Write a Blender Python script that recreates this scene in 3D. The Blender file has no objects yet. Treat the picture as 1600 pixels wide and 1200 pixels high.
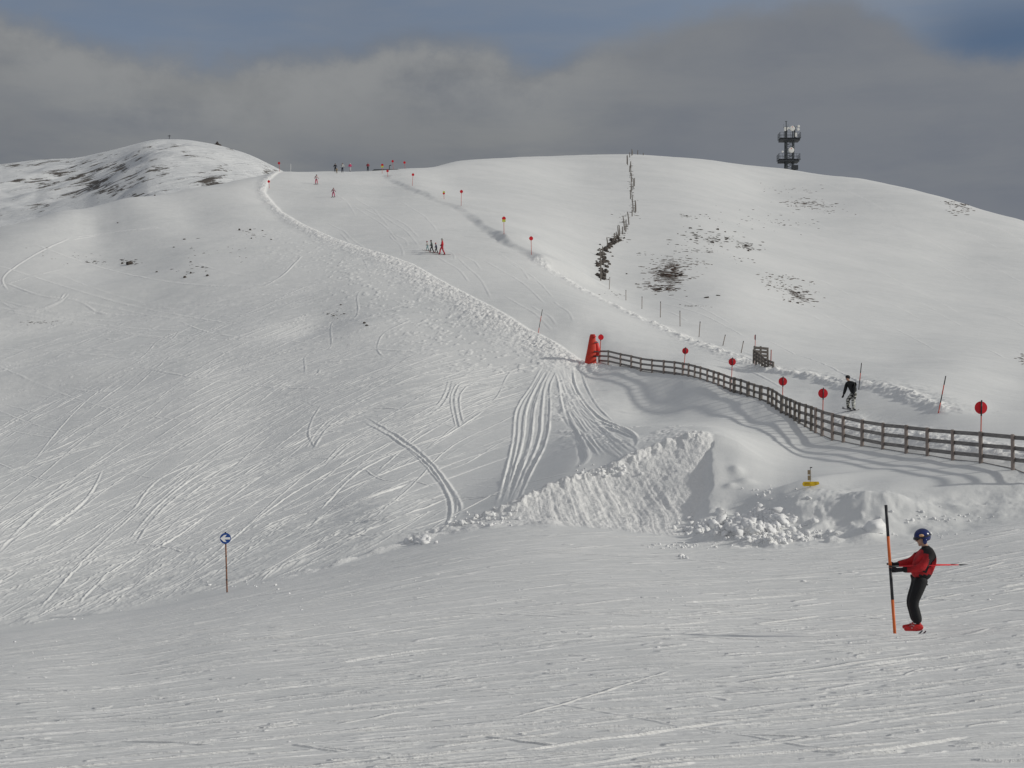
import bpy, math, random
import numpy as np
from mathutils import Vector, Matrix

random.seed(7)
RNG = np.random.default_rng(7)
R = math.radians
scene = bpy.context.scene
COL = scene.collection

# ------------------------------------------------------------------ camera
F = 2198.0                       # focal length in photograph pixels (1600 wide)
PITCH = math.atan(80.0 / F)      # camera looks slightly uphill
cam_data = bpy.data.cameras.new('camera')
cam_data.sensor_width = 36.0
cam_data.lens = 36.0 * F / 1600.0
cam_data.clip_start = 0.1
cam_data.clip_end = 6000.0
cam = bpy.data.objects.new('camera', cam_data)
COL.objects.link(cam)
cam.location = (0, 0, 0)
cam.rotation_euler = (math.pi / 2 + PITCH, 0, 0)
scene.camera = cam

# ------------------------------------------------------------------ colour management
scene.view_settings.view_transform = 'Standard'
scene.view_settings.look = 'None'
scene.view_settings.exposure = -0.24
scene.view_settings.gamma = 1.0
scene.view_settings.use_curve_mapping = False

# ------------------------------------------------------------------ sun
SUN = Vector((1.0, -0.20, 0.475)).normalized()
sd = bpy.data.lights.new('sun', 'SUN')
sd.energy = 2.5
sd.angle = R(2.2)
sd.color = (1.0, 0.965, 0.885)
sun = bpy.data.objects.new('sun', sd)
COL.objects.link(sun)
sun.rotation_euler = SUN.to_track_quat('Z', 'Y').to_euler()

# ------------------------------------------------------------------ node helpers
class NT:
    def __init__(s, tree):
        s.t = tree; s.n = tree.nodes; s.l = tree.links
    def node(s, typ, **kw):
        n = s.n.new(typ)
        for k, v in kw.items(): setattr(n, k, v)
        return n
    def put(s, sock, v):
        if isinstance(v, bpy.types.NodeSocket): s.l.new(v, sock)
        else: sock.default_value = v
    def math(s, op, a, b=0.0, c=None, clamp=False):
        n = s.node('ShaderNodeMath', operation=op, use_clamp=clamp)
        s.put(n.inputs[0], a); s.put(n.inputs[1], b)
        if c is not None: s.put(n.inputs[2], c)
        return n.outputs[0]
    def sstep(s, x, lo, hi):
        n = s.node('ShaderNodeMapRange', interpolation_type='SMOOTHSTEP')
        s.put(n.inputs['Value'], x); s.put(n.inputs['From Min'], lo); s.put(n.inputs['From Max'], hi)
        return n.outputs['Result']
    def mix(s, f, a, b, blend='MIX'):
        n = s.node('ShaderNodeMix', data_type='RGBA', blend_type=blend)
        s.put(n.inputs[0], f); s.put(n.inputs[6], a); s.put(n.inputs[7], b)
        return n.outputs[2]
    def noise(s, vec, scale, detail=3.0, rough=0.55):
        n = s.node('ShaderNodeTexNoise')
        s.put(n.inputs['Vector'], vec); n.inputs['Scale'].default_value = scale
        n.inputs['Detail'].default_value = detail; n.inputs['Roughness'].default_value = rough
        return n.outputs['Fac']
    def comb(s, x, y, z=0.0):
        n = s.node('ShaderNodeCombineXYZ')
        s.put(n.inputs[0], x); s.put(n.inputs[1], y); s.put(n.inputs[2], z)
        return n.outputs[0]

# ------------------------------------------------------------------ world: Nishita sky behind procedural cloud banks
world = bpy.data.worlds.new('World')
scene.world = world
world.use_nodes = True
w = NT(world.node_tree)
for n in list(w.n): w.n.remove(n)
out = w.node('ShaderNodeOutputWorld')
bg = w.node('ShaderNodeBackground'); bg.inputs['Strength'].default_value = 0.1
w.l.new(bg.outputs[0], out.inputs[0])
sky = w.node('ShaderNodeTexSky', sky_type='NISHITA')
sky.sun_disc = False
sky.sun_elevation = math.asin(SUN.z)
sky.sun_rotation = math.atan2(SUN.x, SUN.y)
sky.altitude = 2000
tc = w.node('ShaderNodeTexCoord')
sx = w.node('ShaderNodeSeparateXYZ'); w.l.new(tc.outputs['Generated'], sx.inputs[0])
az = w.math('ARCTAN2', sx.outputs[0], sx.outputs[1])           # radians east of the view
el = w.math('ARCSINE', sx.outputs[2])
P1 = w.comb(az, w.math('MULTIPLY', el, 2.2), 0.3)
P2 = w.comb(az, w.math('MULTIPLY', el, 1.3), 4.1)
nA = w.noise(P1, 7.0, 5.0, 0.55)
nB = w.noise(P2, 17.0, 9.0, 0.6)
nD = w.noise(w.comb(az, w.math('MULTIPLY', el, 4.5), 7.7), 7.0, 9.0, 0.62)
nC = w.noise(P2, 3.0, 3.0, 0.5)
fc = w.node('ShaderNodeFloatCurve')
w.put(fc.inputs['Value'], w.math('MULTIPLY_ADD', az, 1 / 0.9, 0.5))
cur = fc.mapping.curves[0]
def azn(px): return (math.atan((px - 800) / F)) / 0.9 + 0.5
def eln(py): return math.atan((600 - py) / F) + PITCH
prof = [(-400, 40), (0, 58), (140, 92), (300, 104), (430, 96), (540, 88), (640, 66), (760, 70), (830, 96), (900, 84), (980, 60),
        (1080, 36), (1180, 14), (1300, 20), (1400, 52), (1450, 84), (1500, 108), (1600, 122), (2000, 90)]
pts = [(azn(a), eln(b) / 0.4) for a, b in prof]
while len(cur.points) < len(pts): cur.points.new(0.5, 0.5)
for p, (a, b) in zip(cur.points, pts): p.location = (a, b)
fc.mapping.update()
edge = w.math('MULTIPLY', fc.outputs[0], 0.4)
edge = w.math('ADD', edge, w.math('MULTIPLY_ADD', nB, 0.042, -0.021))
dist = w.math('SUBTRACT', edge, el)                            # > 0 inside the bank
bank = w.sstep(dist, -0.012, 0.014)
rim = w.math('MULTIPLY', w.sstep(dist, -0.005, 0.016), w.math('SUBTRACT', 1.0, w.sstep(dist, 0.02, 0.085)))
west = w.math('SUBTRACT', 1.0, w.sstep(az, -0.02, 0.14))       # cloud tops to the left are better lit
rimw = w.math('MULTIPLY', rim, w.math('MULTIPLY_ADD', west, 0.8, 0.2))
body = w.mix(w.sstep(nA, 0.35, 0.68), (1.85, 2.03, 2.33, 1), (2.34, 2.46, 2.62, 1))
body = w.mix(w.math('MULTIPLY', w.sstep(nD, 0.40, 0.66), 0.75), body, (2.6, 2.7, 2.78, 1))
body = w.mix(w.math('MULTIPLY', w.sstep(az, 0.0, 0.2), 0.55), body, (2.05, 2.25, 2.66, 1))
body = w.mix(w.math('MULTIPLY', rimw, w.math('MULTIPLY_ADD', w.sstep(nB, 0.3, 0.65), 0.7, 0.25)), body, (3.15, 3.25, 3.32, 1))
# warm pale band along the ridges
veil = w.mix(w.sstep(w.noise(w.comb(az, w.math('MULTIPLY', el, 5.0), 1.0), 5.0, 5.0), 0.35, 0.7), (2.3, 2.85, 3.75, 1), (2.8, 3.15, 3.7, 1))
blue = w.node('ShaderNodeVectorMath', operation='MULTIPLY'); w.l.new(sky.outputs[0], blue.inputs[0]); blue.inputs[1].default_value = (0.48, 0.53, 0.58)
gap = w.math('MULTIPLY', w.sstep(az, 0.24, 0.33), w.math('SUBTRACT', 1.0, w.sstep(el, 0.262, 0.30)))
thin = w.math('MULTIPLY', w.math('MULTIPLY_ADD', w.sstep(nC, 0.3, 0.7), 0.3, 0.66), w.math('MULTIPLY_ADD', gap, -0.68, 1.0))
high = w.mix(thin, blue.outputs[0], veil)
col = w.mix(bank, high, body)
# thin bright overcast higher up, out of the photograph
upf = w.sstep(el, 0.36, 0.75)
col = w.mix(upf, col, (3.9, 3.95, 4.1, 1))
low = w.sstep(el, -0.12, 0.0)
col = w.mix(low, (2.6, 2.7, 2.9, 1), col)
w.l.new(col, bg.inputs[0])

# ------------------------------------------------------------------ numpy noise
def _hash(ix, iy, seed):
    h = (ix.astype(np.int64) * 374761393 + iy.astype(np.int64) * 668265263 + seed * 1442695041) & 0xFFFFFFFF
    h = ((h ^ (h >> 13)) * 1274126177) & 0xFFFFFFFF
    return ((h ^ (h >> 16)) & 0xFFFF).astype(np.float32) / 65535.0
def vnoise(x, y, seed=0):
    xf = np.floor(x); yf = np.floor(y)
    fx = (x - xf).astype(np.float32); fy = (y - yf).astype(np.float32)
    fx = fx * fx * (3 - 2 * fx); fy = fy * fy * (3 - 2 * fy)
    a = _hash(xf, yf, seed); b = _hash(xf + 1, yf, seed); c = _hash(xf, yf + 1, seed); d = _hash(xf + 1, yf + 1, seed)
    return (a + (b - a) * fx) * (1 - fy) + (c + (d - c) * fx) * fy
def fbm(x, y, seed=0, octv=3, gain=0.5):
    s = 0; a = 1; t = 0; k = 1.0
    for i in range(octv):
        c, sn = math.cos(0.7 * i), math.sin(0.7 * i)
        s = s + a * (vnoise((x * c - y * sn) * k, (x * sn + y * c) * k, seed + i * 17) * 2 - 1); t += a; a *= gain; k *= 2.03
    return s / t
def ss(x, a, b):
    t = np.clip((x - a) / (b - a), 0, 1); return t * t * (3 - 2 * t)

# ------------------------------------------------------------------ surveyed terrain
CP, SP = math.cos(PITCH), math.sin(PITCH)
def ray(px, py):
    px = np.asarray(px, float); py = np.asarray(py, float)
    yv = (600 - py) / F
    fwd = CP - yv * SP
    return (px - 800) / F / fwd, (SP + yv * CP) / fwd            # X/Y and Z/Y
US = 4.5
def tps_fit(P, reg=2e-5):
    P = np.array(P, float)
    u, e = ray(P[:, 0], P[:, 1])
    return tps_solve(u * US, np.log(P[:, 2]), e, reg)
def tps_solve(a, b, e, reg):
    n = len(a)
    d2 = (a[:, None] - a[None]) ** 2 + (b[:, None] - b[None]) ** 2
    K = 0.5 * d2 * np.log(d2 + 1e-12) + reg * np.eye(n)
    Q = np.c_[np.ones(n), a, b]
    A = np.block([[K, Q], [Q.T, np.zeros((3, 3))]])
    s = np.linalg.solve(A, np.r_[e, 0, 0, 0])
    return a, b, s
def tps_eval(fit, u, lY):
    a, b, s = fit
    sh = np.broadcast(u, lY).shape
    A = np.broadcast_to(u * US, sh).ravel(); B = np.broadcast_to(lY, sh).ravel()
    out = np.empty(A.size)
    for i in range(0, A.size, 60000):
        x = A[i:i + 60000, None]; y = B[i:i + 60000, None]
        d2 = (x - a) ** 2 + (y - b) ** 2
        out[i:i + 60000] = (0.5 * d2 * np.log(d2 + 1e-12)) @ s[:-3] + s[-3] + s[-2] * x[:, 0] + s[-1] * y[:, 0]
    return out.reshape(sh)

# near floor (the drag-lift piste in front)
FLOOR = [(-400, 1200, 15), (0, 1200, 14), (400, 1200, 13), (800, 1200, 12.5), (1200, 1200, 12.2), (1600, 1200, 12), (2000, 1200, 12),
         (0, 1100, 19.6), (0, 1040, 26.5), (0, 990, 46), (-400, 1060, 46), (200, 960, 46.5), (200, 1060, 22.6), (355, 1000, 27.2), (355, 925, 47), (355, 960, 36),
         (520, 885, 48), (640, 850, 49.5), (640, 950, 30.5), (700, 833, 50), (800, 820, 49.5), (800, 1000, 24), (800, 900, 35.5), (900, 823, 48),
         (1050, 838, 45.5), (1050, 985, 24), (1200, 847, 42.5), (1200, 900, 34), (1430, 985, 23.5), (1392, 985, 23.5), (1430, 900, 33), (1450, 834, 41), (1600, 806, 42), (1600, 900, 31),
         (1600, 985, 22.5), (2000, 800, 42), (2000, 985, 22.5), (1600, 1080, 16.5), (1100, 1090, 17), (500, 1090, 18.5)]
FENCE_Y = [(936, 102), (950, 100), (1000, 95), (1067, 89), (1100, 85), (1147, 79.5), (1195, 73.5), (1220, 69.5), (1247, 66), (1300, 61), (1369, 56.5),
           (1430, 53), (1487, 50.3), (1531, 48.5), (1581, 46.5), (1625, 45), (1700, 43)]
def fence_y(px): return float(np.interp(px, [a for a, b in FENCE_Y], [b for a, b in FENCE_Y]))
# fence posts: x, top, base in the photograph
POSTS = [(936, 546.5, 564.5), (950.3, 547, 566.7), (969.4, 551.4, 571.5), (986.4, 554.7, 575.5), (1001.3, 558.4, 578.8), (1018.8, 560.6, 582), (1037, 562.3, 582.8),
         (1054, 564, 583.8), (1066.7, 566, 586), (1075.7, 567.4, 588), (1085, 570, 590.3), (1094, 572.2, 593.4), (1105.2, 575.7, 596.8), (1115, 578.8, 599.8),
         (1122.5, 581, 602.5), (1131, 584.2, 606.5), (1141, 588, 610.5), (1147.2, 589.3, 614), (1157, 591.9, 616), (1168.6, 596, 619.9), (1177.8, 599.1, 622),
         (1188, 602, 625.3), (1200, 604.6, 629), (1206, 607.2, 633), (1212.4, 611.6, 639), (1220.5, 617, 644.4), (1228, 620, 648.5), (1234.3, 622.5, 654),
         (1241.7, 625.8, 659), (1247.8, 628.4, 663.5), (1257.7, 631, 667.5), (1266.7, 634, 672), (1273.5, 636.5, 676.5), (1283.6, 640.5, 682), (1299.7, 645, 688),
         (1317, 649.4, 693), (1346, 655.2, 697.5), (1378, 660.2, 703.5), (1414.8, 663.9, 708.7), (1448, 667.8, 713), (1487.3, 671, 719.8), (1531.3, 674, 727.8),
         (1581, 678.4, 735), (1632, 683, 743)]
HILL = [(-400, 1010, 46), (0, 990, 46), (200, 960, 46.5), (355, 925, 47), (520, 885, 48), (640, 850, 49.5), (700, 830, 50.5), (800, 790, 51.5), (900, 745, 53), (980, 715, 54), (1115, 672, 56),
        (1150, 690, 54), (1200, 720, 53), (1266, 757, 46.5), (1330, 762, 46), (1400, 757, 45.5), (1480, 755, 45), (1580, 762, 43.3), (2000, 800, 40),
        (1150, 760, 46.5), (1200, 790, 45), (1050, 740, 49), (980, 790, 49.5),
        (0, 900, 55), (200, 880, 56), (450, 850, 54), (600, 800, 56), (0, 800, 66), (300, 800, 65), (500, 800, 60), (-400, 800, 66), (-400, 600, 92),
        (0, 700, 80), (200, 700, 80), (400, 700, 80), (600, 700, 76), (750, 700, 73), (850, 700, 69), (0, 600, 96), (150, 600, 96), (300, 600, 96), (500, 600, 96), (650, 600, 94),
        (0, 500, 117), (150, 530, 112), (300, 500, 120), (500, 500, 120), (600, 520, 113), (-400, 440, 130), (0, 430, 134), (150, 420, 146), (300, 400, 152), (450, 420, 145), (550, 450, 134),
        (150, 360, 176), (300, 340, 190), (400, 330, 198), (-400, 400, 160), (0, 355, 175), (100, 330, 190), (200, 310, 205), (300, 295, 225), (380, 281, 240),
        (430, 269, 262), (415, 300, 225), (421, 294, 230), (440, 330, 203), (520, 370, 174), (640, 410, 149), (720, 455, 131), (800, 500, 116), (840, 520, 111.5), (880, 545, 105.5), (915, 568, 102),
        (870, 600, 93), (800, 600, 94), (950, 640, 82), (1000, 640, 83.5), (1050, 620, 84.5), (1100, 645, 75), (1180, 658, 69), (1250, 700, 60.5), (1320, 722, 53.5), (1400, 733, 50),
        (455, 269, 270), (525, 268.5, 272), (580, 267.5, 278), (494, 287, 240), (520.7, 307.5, 220), (600, 300, 232), (600, 272, 268), (606, 276, 262), (644, 290.5, 240), (600, 350, 185), (665, 391, 157),
        (690, 397.5, 154), (694, 311, 222), (720.5, 321.5, 214), (740, 340, 198), (787.5, 366, 178), (830.5, 398, 161), (800, 430, 142), (900, 490, 118), (850, 470, 125), (950, 530, 108), (960, 480, 133), (870, 430, 150),
        (1050, 560, 99), (1100, 565, 96), (1150, 590, 88), (1220, 620, 76), (1280, 625, 74), (1328, 640, 67), (1600, 668, 54.5), (2000, 720, 46),
        (953, 452, 158), (978, 469, 150), (1003, 482.5, 143), (1032, 496, 134), (1062.5, 510, 126), (1093, 526.6, 118), (1131.6, 540, 110), (1160, 551.5, 105), (1180, 563, 98), (1208, 577, 91),
        (1200, 585, 88), (1270, 594, 82.5), (1345, 607, 74.5), (1410, 622, 67.5), (1470, 645, 60.5), (1530, 658, 57),
        (613, 264.8, 288), (640, 263, 292), (700, 255, 335), (800, 247, 400), (900, 243, 440), (985, 241.5, 450), (1100, 249, 468), (1231, 264.5, 478), (1350, 280, 420), (1430, 298, 378), (1500, 317, 335), (1600, 345, 280), (1800, 420, 230), (2100, 520, 180),
        (700, 280, 270), (800, 300, 255), (850, 350, 205), (900, 280, 330), (985, 300, 300), (985, 340, 240), (938, 437, 167), (1100, 340, 250), (1100, 420, 182), (1250, 460, 165), (1130, 463, 152), (1300, 320, 320),
        (1400, 450, 172), (1500, 400, 215), (1600, 500, 137), (1600, 420, 190), (1600, 600, 92), (1400, 560, 108), (1500, 570, 98), (1250, 540, 117), (1200, 300, 370), (1200, 380, 225), (1550, 640, 64), (1800, 600, 80), (1750, 665, 53)]
for i in range(0, len(POSTS), 2): HILL.append((POSTS[i][0], POSTS[i][2], fence_y(POSTS[i][0])))
hu, he = ray([p[0] for p in HILL], [p[1] for p in HILL]); hY = [p[2] for p in HILL]
# behind the crests the ground falls away
CREST = [(-400, 400, 160), (0, 355, 175), (100, 330, 190), (200, 310, 205), (300, 295, 225), (380, 281, 240), (430, 269, 262), (525, 268.5, 272), (580, 267.5, 278), (640, 263, 292), (700, 255, 335),
         (800, 247, 400), (900, 243, 440), (985, 241.5, 450), (1100, 249, 468), (1231, 264.5, 478), (1350, 280, 420), (1430, 298, 378), (1500, 317, 335), (1600, 345, 280), (1800, 420, 230), (2100, 520, 180)]
hu, he, hY = list(hu), list(he), list(hY)
for px, py, Y in CREST:
    u, e = ray(px, py)
    for k, dz in ((1.18, 0.012), (1.6, 0.05)):
        hu.append(float(u)); he.append(float(e) - dz); hY.append(Y * k)
fitH = tps_solve(np.array(hu) * US, np.log(np.array(hY)), np.array(he), 1e-5)
fitF = tps_fit(FLOOR)

# grid: X = u*Y; fine inside the view, coarse beyond it
NU = 1150
uf = np.linspace(-0.385, 0.385, NU)
side = 0.385 + np.cumsum(np.geomspace(0.0012, 0.12, 34))
U = np.r_[-side[::-1], uf, side]
segs = [(1.5, 10, 30), (10, 26, 330), (26, 52, 360), (52, 110, 640), (110, 300, 560), (300, 620, 120)]
Ys = np.concatenate([np.geomspace(a, b, n, endpoint=False) for a, b, n in segs] + [[620.0]])
LY = np.log(Ys)
NC, NR = len(U), len(Ys)
# evaluate the smooth splines on a coarser grid, then resample
def bil(fit, lo, hi):
    cu = np.linspace(-1.0, 1.0, 220); cy = np.linspace(math.log(lo), math.log(hi), 420)
    g = tps_eval(fit, cu[None, :], cy[:, None])
    fu = np.clip((U + 1.0) / 2.0 * 219, 0, 218.999); fy = np.clip((LY - cy[0]) / (cy[-1] - cy[0]) * 419, 0, 418.999)
    i = fy.astype(int)[:, None]; j = fu.astype(int)[None, :]; a = fy[:, None] - i; b = fu[None, :] - j
    # cubic-ish (Catmull-Rom) along both axes
    def cr(p0, p1, p2, p3, t): return p1 + 0.5 * t * (p2 - p0 + t * (2 * p0 - 5 * p1 + 4 * p2 - p3 + t * (3 * (p1 - p2) + p3 - p0)))
    def row(ii):
        ii = np.clip(ii, 0, 419)
        q = [g[ii, np.clip(j + k, 0, 219)] for k in (-1, 0, 1, 2)]
        return cr(*q, b)
    return cr(row(i - 1), row(i), row(i + 1), row(i + 2), a)
UU = U[None, :]; YY = Ys[:, None]
XX = UU * YY
Ycl = np.maximum(YY, 11.5)
zF = bil(fitF, 11.0, 90.0)
iF = np.searchsorted(Ys, 11.5)
zF = zF * YY
zF[:iF] = zF[iF][None, :] - (11.5 - YY[:iF]) * 0.03 + (11.5 - YY[:iF]) ** 2 * 0.011
zH = bil(fitH, 40.0, 640.0) * YY
# the left-hand slope also falls away to the left, and the dome to the right: the same surface, farther off towards its outer side
for j_ in range(NC):
    px_ = 800 + U[j_] * F
    if px_ > 1050:
        q_ = (px_ - 1050) / 650; q_ = min(q_ * q_ / (q_ + .25) * 1.2, 1.15)
        f_ = 1 + .44 * q_ * ss(np.log(Ys), math.log(88), math.log(190)); zH[:, j_] = np.interp(Ys / f_, Ys, zH[:, j_] / Ys) * Ys
    if px_ > 700: continue
    lim = np.interp(Ys, [46, 60, 100, 130, 180, 240], [700, 700, 690, 620, 490, 410])
    k__ = np.clip((lim - px_) / 700, 0, 1.0); k__ = k__ ** 2 / (k__ + .28) * 1.28; f_ = 1 + .25 * k__ * ss(np.log(Ys), math.log(52), math.log(125))
    zH[:, j_] = np.interp(Ys / f_, Ys, zH[:, j_] / Ys) * Ys
PX = 800 + UU * F      # approximate photograph column of a ray (used only to lay the plan out)
def by_px(tab):        # a function of bearing from a table in photograph columns
    a = np.array(tab, float); return np.interp(U, (a[:, 0] - 800) / F, a[:, 1])[None, :]
toe = by_px([(0, 46), (200, 46.5), (355, 47), (520, 48), (640, 49.5), (700, 50), (800, 49.5), (900, 48), (1050, 45.5), (1200, 42.3), (1450, 41), (1600, 42)])
toe = toe + 0.35 * fbm(XX * 0.8, YY * 0.8, 3, 2)
d = YY - toe
wr = by_px([(600, 2.0), (700, 1.2), (800, 2.2), (900, 5.0), (1050, 9.0), (1115, 10.5), (1300, 10.5)])
wob = 0.25 * fbm(XX * 1.3, YY * 1.3, 41, 3)
m_ramp = np.clip(d / wr, 0, 1); pw_ = by_px([(800, 1.0), (900, 1.25), (1040, 1.45), (1130, 1.5)]); m_ramp = m_ramp ** pw_
wb = by_px([(1000, 8.6), (1120, 8.0), (1200, 4.2), (1350, 3.2), (1500, 4.5), (1700, 5.5)])
m_bank = ss(d + wob * 1.4, -0.4, wb)
near_cut = 1 - ss(UU, (1130 - 800) / F, (1235 - 800) / F)
m_low = np.clip(d / 10.5, 0, 1) ** 1.5 + 0.17 * ss(d, 0.2, 2.5) * (1 - ss(d, 6.5, 11))
m_bank = m_bank * (1 - near_cut) + m_low * near_cut
apY = 56.5; tt = np.clip((apY - YY) / (apY - 44.5), 0, 1.4)
Xb = 8.15 + tt * (5.3 - 8.15); Xt = 8.25 + tt * (6.2 - 8.25)
kk = ss(XX + wob * 0.7, Xb, Xt)
m = m_ramp * (1 - kk) + m_bank * kk
Z = np.where(d < -3, zF, zF * (1 - m) + zH * m)
in_ramp = (1 - kk) * ss(UU, -0.05, 0.0) * ss(d, -0.5, 0.8) * (1 - ss(d / wr, 0.97, 1.03))
FR = np.zeros_like(Z)                                       # loose fresh snow (brighter than packed)

# the lip just in front of the skier
lip = ss(YY, 23.05, 23.75) * (1 - ss(YY, 25.5, 31.0)) * ss(UU, 0.02, 0.14)
Z -= 0.13 * lip

def hit_base(px, py):
    """plan position where sight lines through photograph pixels meet the ground"""
    u, e = ray(px, py)
    u = np.atleast_1d(u); e = np.atleast_1d(e)
    j = np.clip(np.searchsorted(U, u), 1, NC - 1)
    res = np.full(len(u), np.nan)
    for k in range(len(u)):
        a = (u[k] - U[j[k] - 1]) / (U[j[k]] - U[j[k] - 1])
        colv = (Z[:, j[k] - 1] * (1 - a) + Z[:, j[k]] * a) / Ys
        s = np.nonzero(colv[30:] >= e[k])[0]
        if len(s):
            i = s[0] + 30
            if i == 30: res[k] = Ys[30]; continue
            t = (e[k] - colv[i - 1]) / (colv[i] - colv[i - 1] + 1e-12); res[k] = Ys[i - 1] + (Ys[i] - Ys[i - 1]) * t
    return u * res, res

def plan(tab):
    """table (px, py, Y) -> plan polyline"""
    return [(float(ray(a, b)[0]) * Y, Y) for a, b, Y in tab]
def polydist(line, y0, y1):
    """signed lateral distance (positive to the right of a line drawn towards the viewer) and arc position, for rows y0..y1"""
    i0, i1 = np.searchsorted(Ys, y0), np.searchsorted(Ys, y1)
    X = XX[i0:i1]; Y = np.broadcast_to(YY[i0:i1], X.shape)
    best = np.full(X.shape, 1e9); sg = np.zeros(X.shape); arc = np.zeros(X.shape); s0 = 0; tot = 0
    for (x0, ya), (x1, yb) in zip(line[:-1], line[1:]):
        dx, dy = x1 - x0, yb - ya; L = math.hypot(dx, dy)
        t = np.clip(((X - x0) * dx + (Y - ya) * dy) / L ** 2, 0, 1)
        ddx = X - x0 - t * dx; ddy = Y - ya - t * dy
        q = np.hypot(ddx, ddy); cross = dx * ddy - dy * ddx
        mk = q < best
        best = np.where(mk, q, best); sg = np.where(mk, np.sign(cross), sg); arc = np.where(mk, s0 + t * L, arc)
        s0 += L
    return slice(i0, i1), best * sg, arc / s0

# soft undulation everywhere
far = ss(YY, 45, 90)
Z += fbm(XX * 0.05, YY * 0.05, 5, 3) * 0.18 * ss(YY, 60, 120) * (1 - ss(YY, 200, 260) * 0.4)
Z += fbm(XX * 0.22, YY * 0.3, 9, 3) * (0.03 + 0.05 * far)
# hollows and brows on the left-hand slope
def bump(px, py, Y, rx, ry, h, rot=0.0):
    x0, y0 = plan([(px, py, Y)])[0]
    c, s = math.cos(rot), math.sin(rot)
    a = ((XX - x0) * c + (YY - y0) * s) / rx; b = (-(XX - x0) * s + (YY - y0) * c) / ry
    global Z
    Z = Z + h * np.exp(-(a * a + b * b))
bump(490, 492, 121, 3.4, 4.5, -0.55); bump(560, 512, 116, 5, 3.5, 0.35)
bump(150, 405, 149, 9, 6, 0.6, 0.2); bump(130, 440, 137, 9, 6, -0.5, 0.2)
bump(60, 500, 118, 7, 2.5, 0.5, -0.1); bump(60, 530, 112, 8, 3, -0.45, -0.1)
bump(330, 455, 133, 10, 7, -0.4)
bump(1450, 782, 44.5, 2.2, 1.2, -0.25); bump(1390, 800, 43.5, 0.7, 0.7, 0.3); bump(1340, 800, 43.6, 0.8, 0.7, 0.2)
bump(1230, 715, 49.6, 1.7, 2.2, -0.30, 0.5); bump(1300, 740, 48.5, 2.5, 0.9, 0.22, 0.5)
bump(1350, 835, 41.4, 0.5, 0.5, 0.3); bump(1160, 820, 43.4, 0.9, 0.7, 0.2)
bump(1150, 700, 51, 0.25, 0.4, 0.14); bump(1140, 722, 49.7, 0.22, 0.3, 0.12); bump(1165, 712, 50, 0.3, 0.3, 0.1)

# --- rough berm along the left edge of the groomed run
bl = plan([(440, 268, 262), (418, 285, 240), (412, 302, 224), (436, 330, 203), (470, 350, 187), (520, 372, 172), (580, 393, 158), (640, 412, 148), (680, 434, 138), (720, 457, 130), (760, 480, 122.5), (800, 503, 115.5), (840, 524, 110.5), (880, 547, 105), (918, 562, 102)])
sl, sd_, ar = polydist(bl, 98, 275)
wd = 1.5 + 2.5 * ss(ar, 0.35, 0.85) 
prof_ = ss(sd_, -wd * 1.7, -wd * 0.25) * (1 - ss(sd_, -0.1, 0.5))
X_, Y_ = XX[sl], np.broadcast_to(YY[sl], XX[sl].shape)
lump = fbm(X_ * 2.6, Y_ * 1.9, 77, 3, 0.65); lump2 = fbm(X_ * 6.1, Y_ * 3.6, 78, 2, 0.7); fth = ss(sd_ / wd + 0.5 * fbm(X_ * .5, Y_ * .5, 79, 3), -1.5, -.2)
prof_ = prof_ * fth
Z[sl] += prof_ * (0.20 + (0.07 + .04 * ss(ar, .3, .9)) * lump + 0.09 * lump2) * ss(ar, -0.02, 0.05)
FR[sl] = np.maximum(FR[sl], prof_ * (0.9 + 0.4 * lump))
# scattered lumps below the berm
sc_ = ss(sd_, -17, -4) * (1 - ss(sd_, -3, -1)) * ss(ar, 0.35, 0.75)
lump3 = fbm(X_ * 1.9, Y_ * 1.7, 80, 2, 0.6)
sp = ss(lump3 + 0.25 * fbm(X_ * 0.35, Y_ * 0.35, 81, 2), 0.22, 0.55)
Z[sl] += sc_ * sp * 0.05; FR[sl] = np.maximum(FR[sl], sc_ * sp * 0.35)
# --- drift bank on the right edge of the run, falling towards it (it lies in its own shade)
dl = plan([(596, 272, 268), (612, 284, 250), (640, 300, 234), (665, 312, 224), (688, 322, 215), (712, 328, 210), (735, 345, 196), (752, 362, 184), (775, 382, 172), (800, 396, 164), (832, 409, 157), (838, 416, 153)])
sl, sd_, ar = polydist(dl, 145, 285)
X_, Y_ = XX[sl], np.broadcast_to(YY[sl], XX[sl].shape)
hh = (0.32 + 0.75 * ss(ar, 0.6, 0.9)) * ss(ar, 0.0, 0.06) * (1 - ss(ar, 0.97, 1.0) * 1.0) * (0.75 + 0.5 * fbm(X_ * 0.12, Y_ * 0.12, 90, 2) + 0.25 * np.sin(ar * 40))
Z[sl] += np.maximum(hh, 0) * ss(sd_ + 0.5 * fbm(X_ * .5, Y_ * .5, 91, 2), -0.7, 1.1) * (1 - ss(sd_, 2, 12))
# --- crumb line down to the short fence
cl = plan([(838, 410, 156), (880, 428, 149), (920, 455, 141), (965, 480, 133), (1010, 503, 125), (1060, 523, 117), (1110, 545, 108), (1150, 562, 101), (1190, 578, 92)])
sl, sd_, ar = polydist(cl, 88, 160)
X_, Y_ = XX[sl], np.broadcast_to(YY[sl], XX[sl].shape)
pr = np.exp(-(sd_ / 0.9) ** 2); lp = fbm(X_ * 1.6, Y_ * 1.4, 95, 3, .6)
Z[sl] += pr * (0.14 + 0.28 * np.maximum(lp, -0.1)); FR[sl] = np.maximum(FR[sl], pr * (.45 + lp))
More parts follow.
